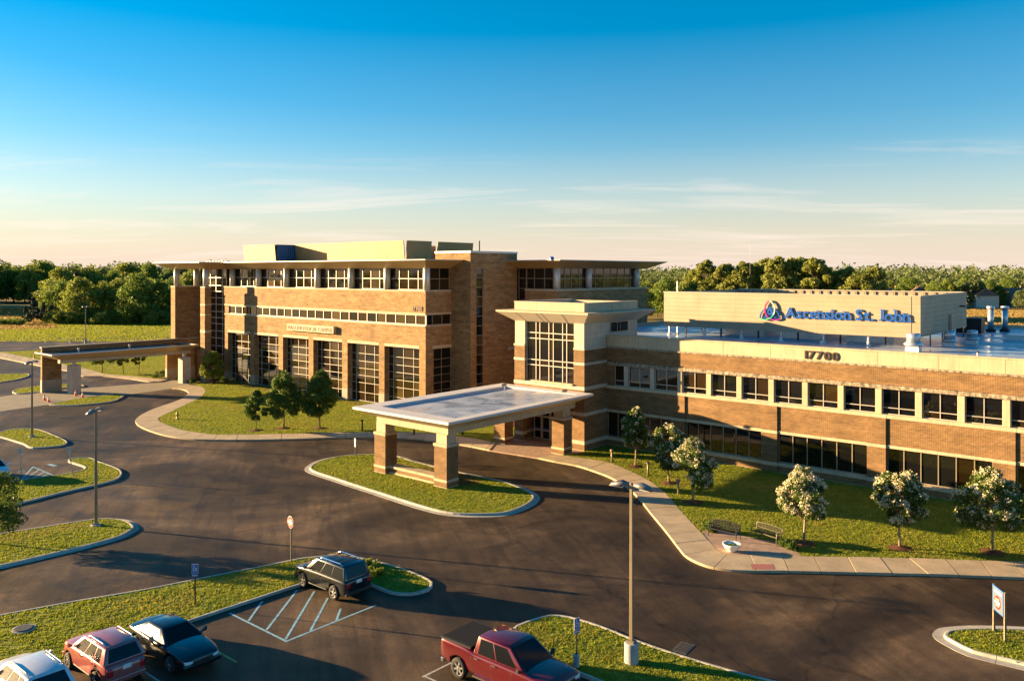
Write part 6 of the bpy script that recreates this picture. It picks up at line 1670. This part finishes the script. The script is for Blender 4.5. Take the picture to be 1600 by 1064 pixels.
# blue notice board at the right
t = thing('notice_board', 'blue two post notice board with red disc at the right edge', 'notice board', (-7.0, 42.36, 0.1), R(-56))
for s, nm in ((-1, 'post'), (1, 'post')): MB().box(s * 0.52 - 0.045, -0.045, 0, s * 0.52 + 0.045, 0.045, 2.15).build(nm, 'bark_pale', t)
MB().box(-0.5, -0.075, 1.05, 0.5, -0.046, 2.15).build('board', 'sign_blue', t)
MB().box(-0.47, -0.08, 1.08, 0.47, -0.0755, 2.12).build('board_face', 'paint_silver_blue', t)
MB().box(-0.3, -0.086, 1.9, 0.36, -0.0805, 2.0).build('heading_strip', 'sign_white', t)
MB().lathe([(0.3, -0.081), (0.3, -0.088)], 0, 1.5, 28, 'y').build('red_disc', 'sign_red', t)
MB().box(-0.23, -0.094, 1.44, 0.23, -0.0885, 1.56).build('white_bar', 'sign_white', t)
letters(_L, t, 'DO NOT', -0.17, -0.09, 1.59, 0.1, 'sign_white', 0.003, 1, 0, width=0.35); letters(_L, t, 'ENTER', -0.16, -0.09, 1.32, 0.1, 'sign_white', 0.003, 1, 0, width=0.33)
# hydrants
for p, lb in (((-87.41, 45.56), 'yellow fire hydrant on the tip of the front lawn'), ((-168.5, 59.6), 'yellow fire hydrant beyond the drop-off canopy')):
    t = thing('fire_hydrant', lb, 'hydrant', (p[0], p[1], 0.1), 0.4, 'yellow fire hydrants')
    MB().lathe([(0.17, 0), (0.17, 0.06), (0.12, 0.08), (0.12, 0.52), (0.16, 0.54), (0.16, 0.6), (0.13, 0.64), (0.1, 0.74), (0.03, 0.8)], n=16).build('barrel', 'hydrant_yellow', t, True)
    for s in (-1, 1): MB().tube((s * 0.1, 0, 0.42), (s * 0.22, 0, 0.42), 0.06, n=10).build('outlet', 'hydrant_yellow', t)
    MB().tube((0, -0.1, 0.4), (0, -0.23, 0.4), 0.08, n=10).build('pumper_outlet', 'hydrant_yellow', t)
# traffic cones
for p, lb in (((-114.06, 41.54), 'leftmost traffic cone on the drop-off apron'), ((-111.94, 41.3), 'second traffic cone from the left on the apron'), ((-114.7, 45.63), 'traffic cone at the foot of the pale canopy column'), ((-112.53, 45.65), 'rightmost traffic cone on the drop-off apron')):
    t = thing('traffic_cone', lb, 'traffic cone', (p[0], p[1], 0.01), 0.3, 'traffic cones on the drop-off apron')
    MB().box(-0.2, -0.2, 0, 0.2, 0.2, 0.05).build('foot', 'cone_orange', t)
    MB().lathe([(0.15, 0.05), (0.115, 0.3)], n=16).build('lower_cone', 'cone_orange', t, True)
    MB().lathe([(0.115, 0.3), (0.08, 0.52)], n=16).build('white_collar', 'sign_white', t, True)
    MB().lathe([(0.08, 0.52), (0.035, 0.75), (0.02, 0.76)], n=16).build('tip', 'cone_orange', t, True)
# benches: steel strap benches
def bench(label, p, rz, mat, group='steel benches on the patio'):
    t = thing('bench', label, 'bench', (p[0], p[1], 0.13), rz, group)
    Lb = 1.85
    for k in range(18):
        x = -Lb / 2 + 0.05 + k * (Lb - 0.1) / 17
        hz = 0.86 + 0.08 * math.sin(math.pi * (x + Lb / 2) / Lb)
        MB().path([(x, 0.28, 0.46), (x, -0.12, 0.42), (x, -0.2, 0.47), (x, -0.3, hz)], [0.036] * 4, 5).build('strap', mat, t)
    m = [(-Lb / 2 + Lb * i / 8, -0.3, 0.87 + 0.08 * math.sin(math.pi * i / 8)) for i in range(9)]
    MB().path(m, [0.024] * 9, 6).build('top_rail', mat, t)
    MB().path([(-Lb / 2, 0.28, 0.46), (Lb / 2, 0.28, 0.46)], [0.024] * 2, 6).build('front_rail', mat, t)
    MB().path([(-Lb / 2, -0.2, 0.66), (Lb / 2, -0.2, 0.66)], [0.018] * 2, 6).build('back_rail', mat, t)
    for s in (-1, 1):
        x = s * Lb / 2
        MB().path([(x, 0.3, 0), (x, 0.29, 0.46), (x, 0.24, 0.66), (x, -0.22, 0.66)], [0.028] * 4, 6).build('arm_frame', mat, t)
        MB().path([(x, -0.3, 0), (x, -0.22, 0.42), (x, -0.31, 0.88)], [0.028] * 3, 6).build('leg', mat, t)
bench('dark steel bench seen from behind at the left of the patio', (-22.55, 47.0), R(-2 + 180), 'dark_metal')
bench('greenish steel bench seen from the front right of the bowl planter', (-20.3, 48.05), R(-14 + 180), 'bench_olive')
t = thing('bowl_planter', 'white round bowl planter on the patio', 'planter', (-21.1, 44.95, 0.13))
MB().lathe([(0.22, 0), (0.24, 0.05), (0.42, 0.2), (0.52, 0.4), (0.54, 0.46), (0.49, 0.46), (0.42, 0.36), (0.05, 0.34)], n=28).build('bowl', 'sign_white', t, True)
V, T = leaf_cloud([(0, 0, 0.36), (0.2, 0.1, 0.36), (-0.2, -0.1, 0.36), (0.1, -0.22, 0.36)], [0.2] * 4, 260, 0.05, 0.5, 4)
link('plants', raw_mesh('plants', V, T, 'leaf_ornamental'), t)
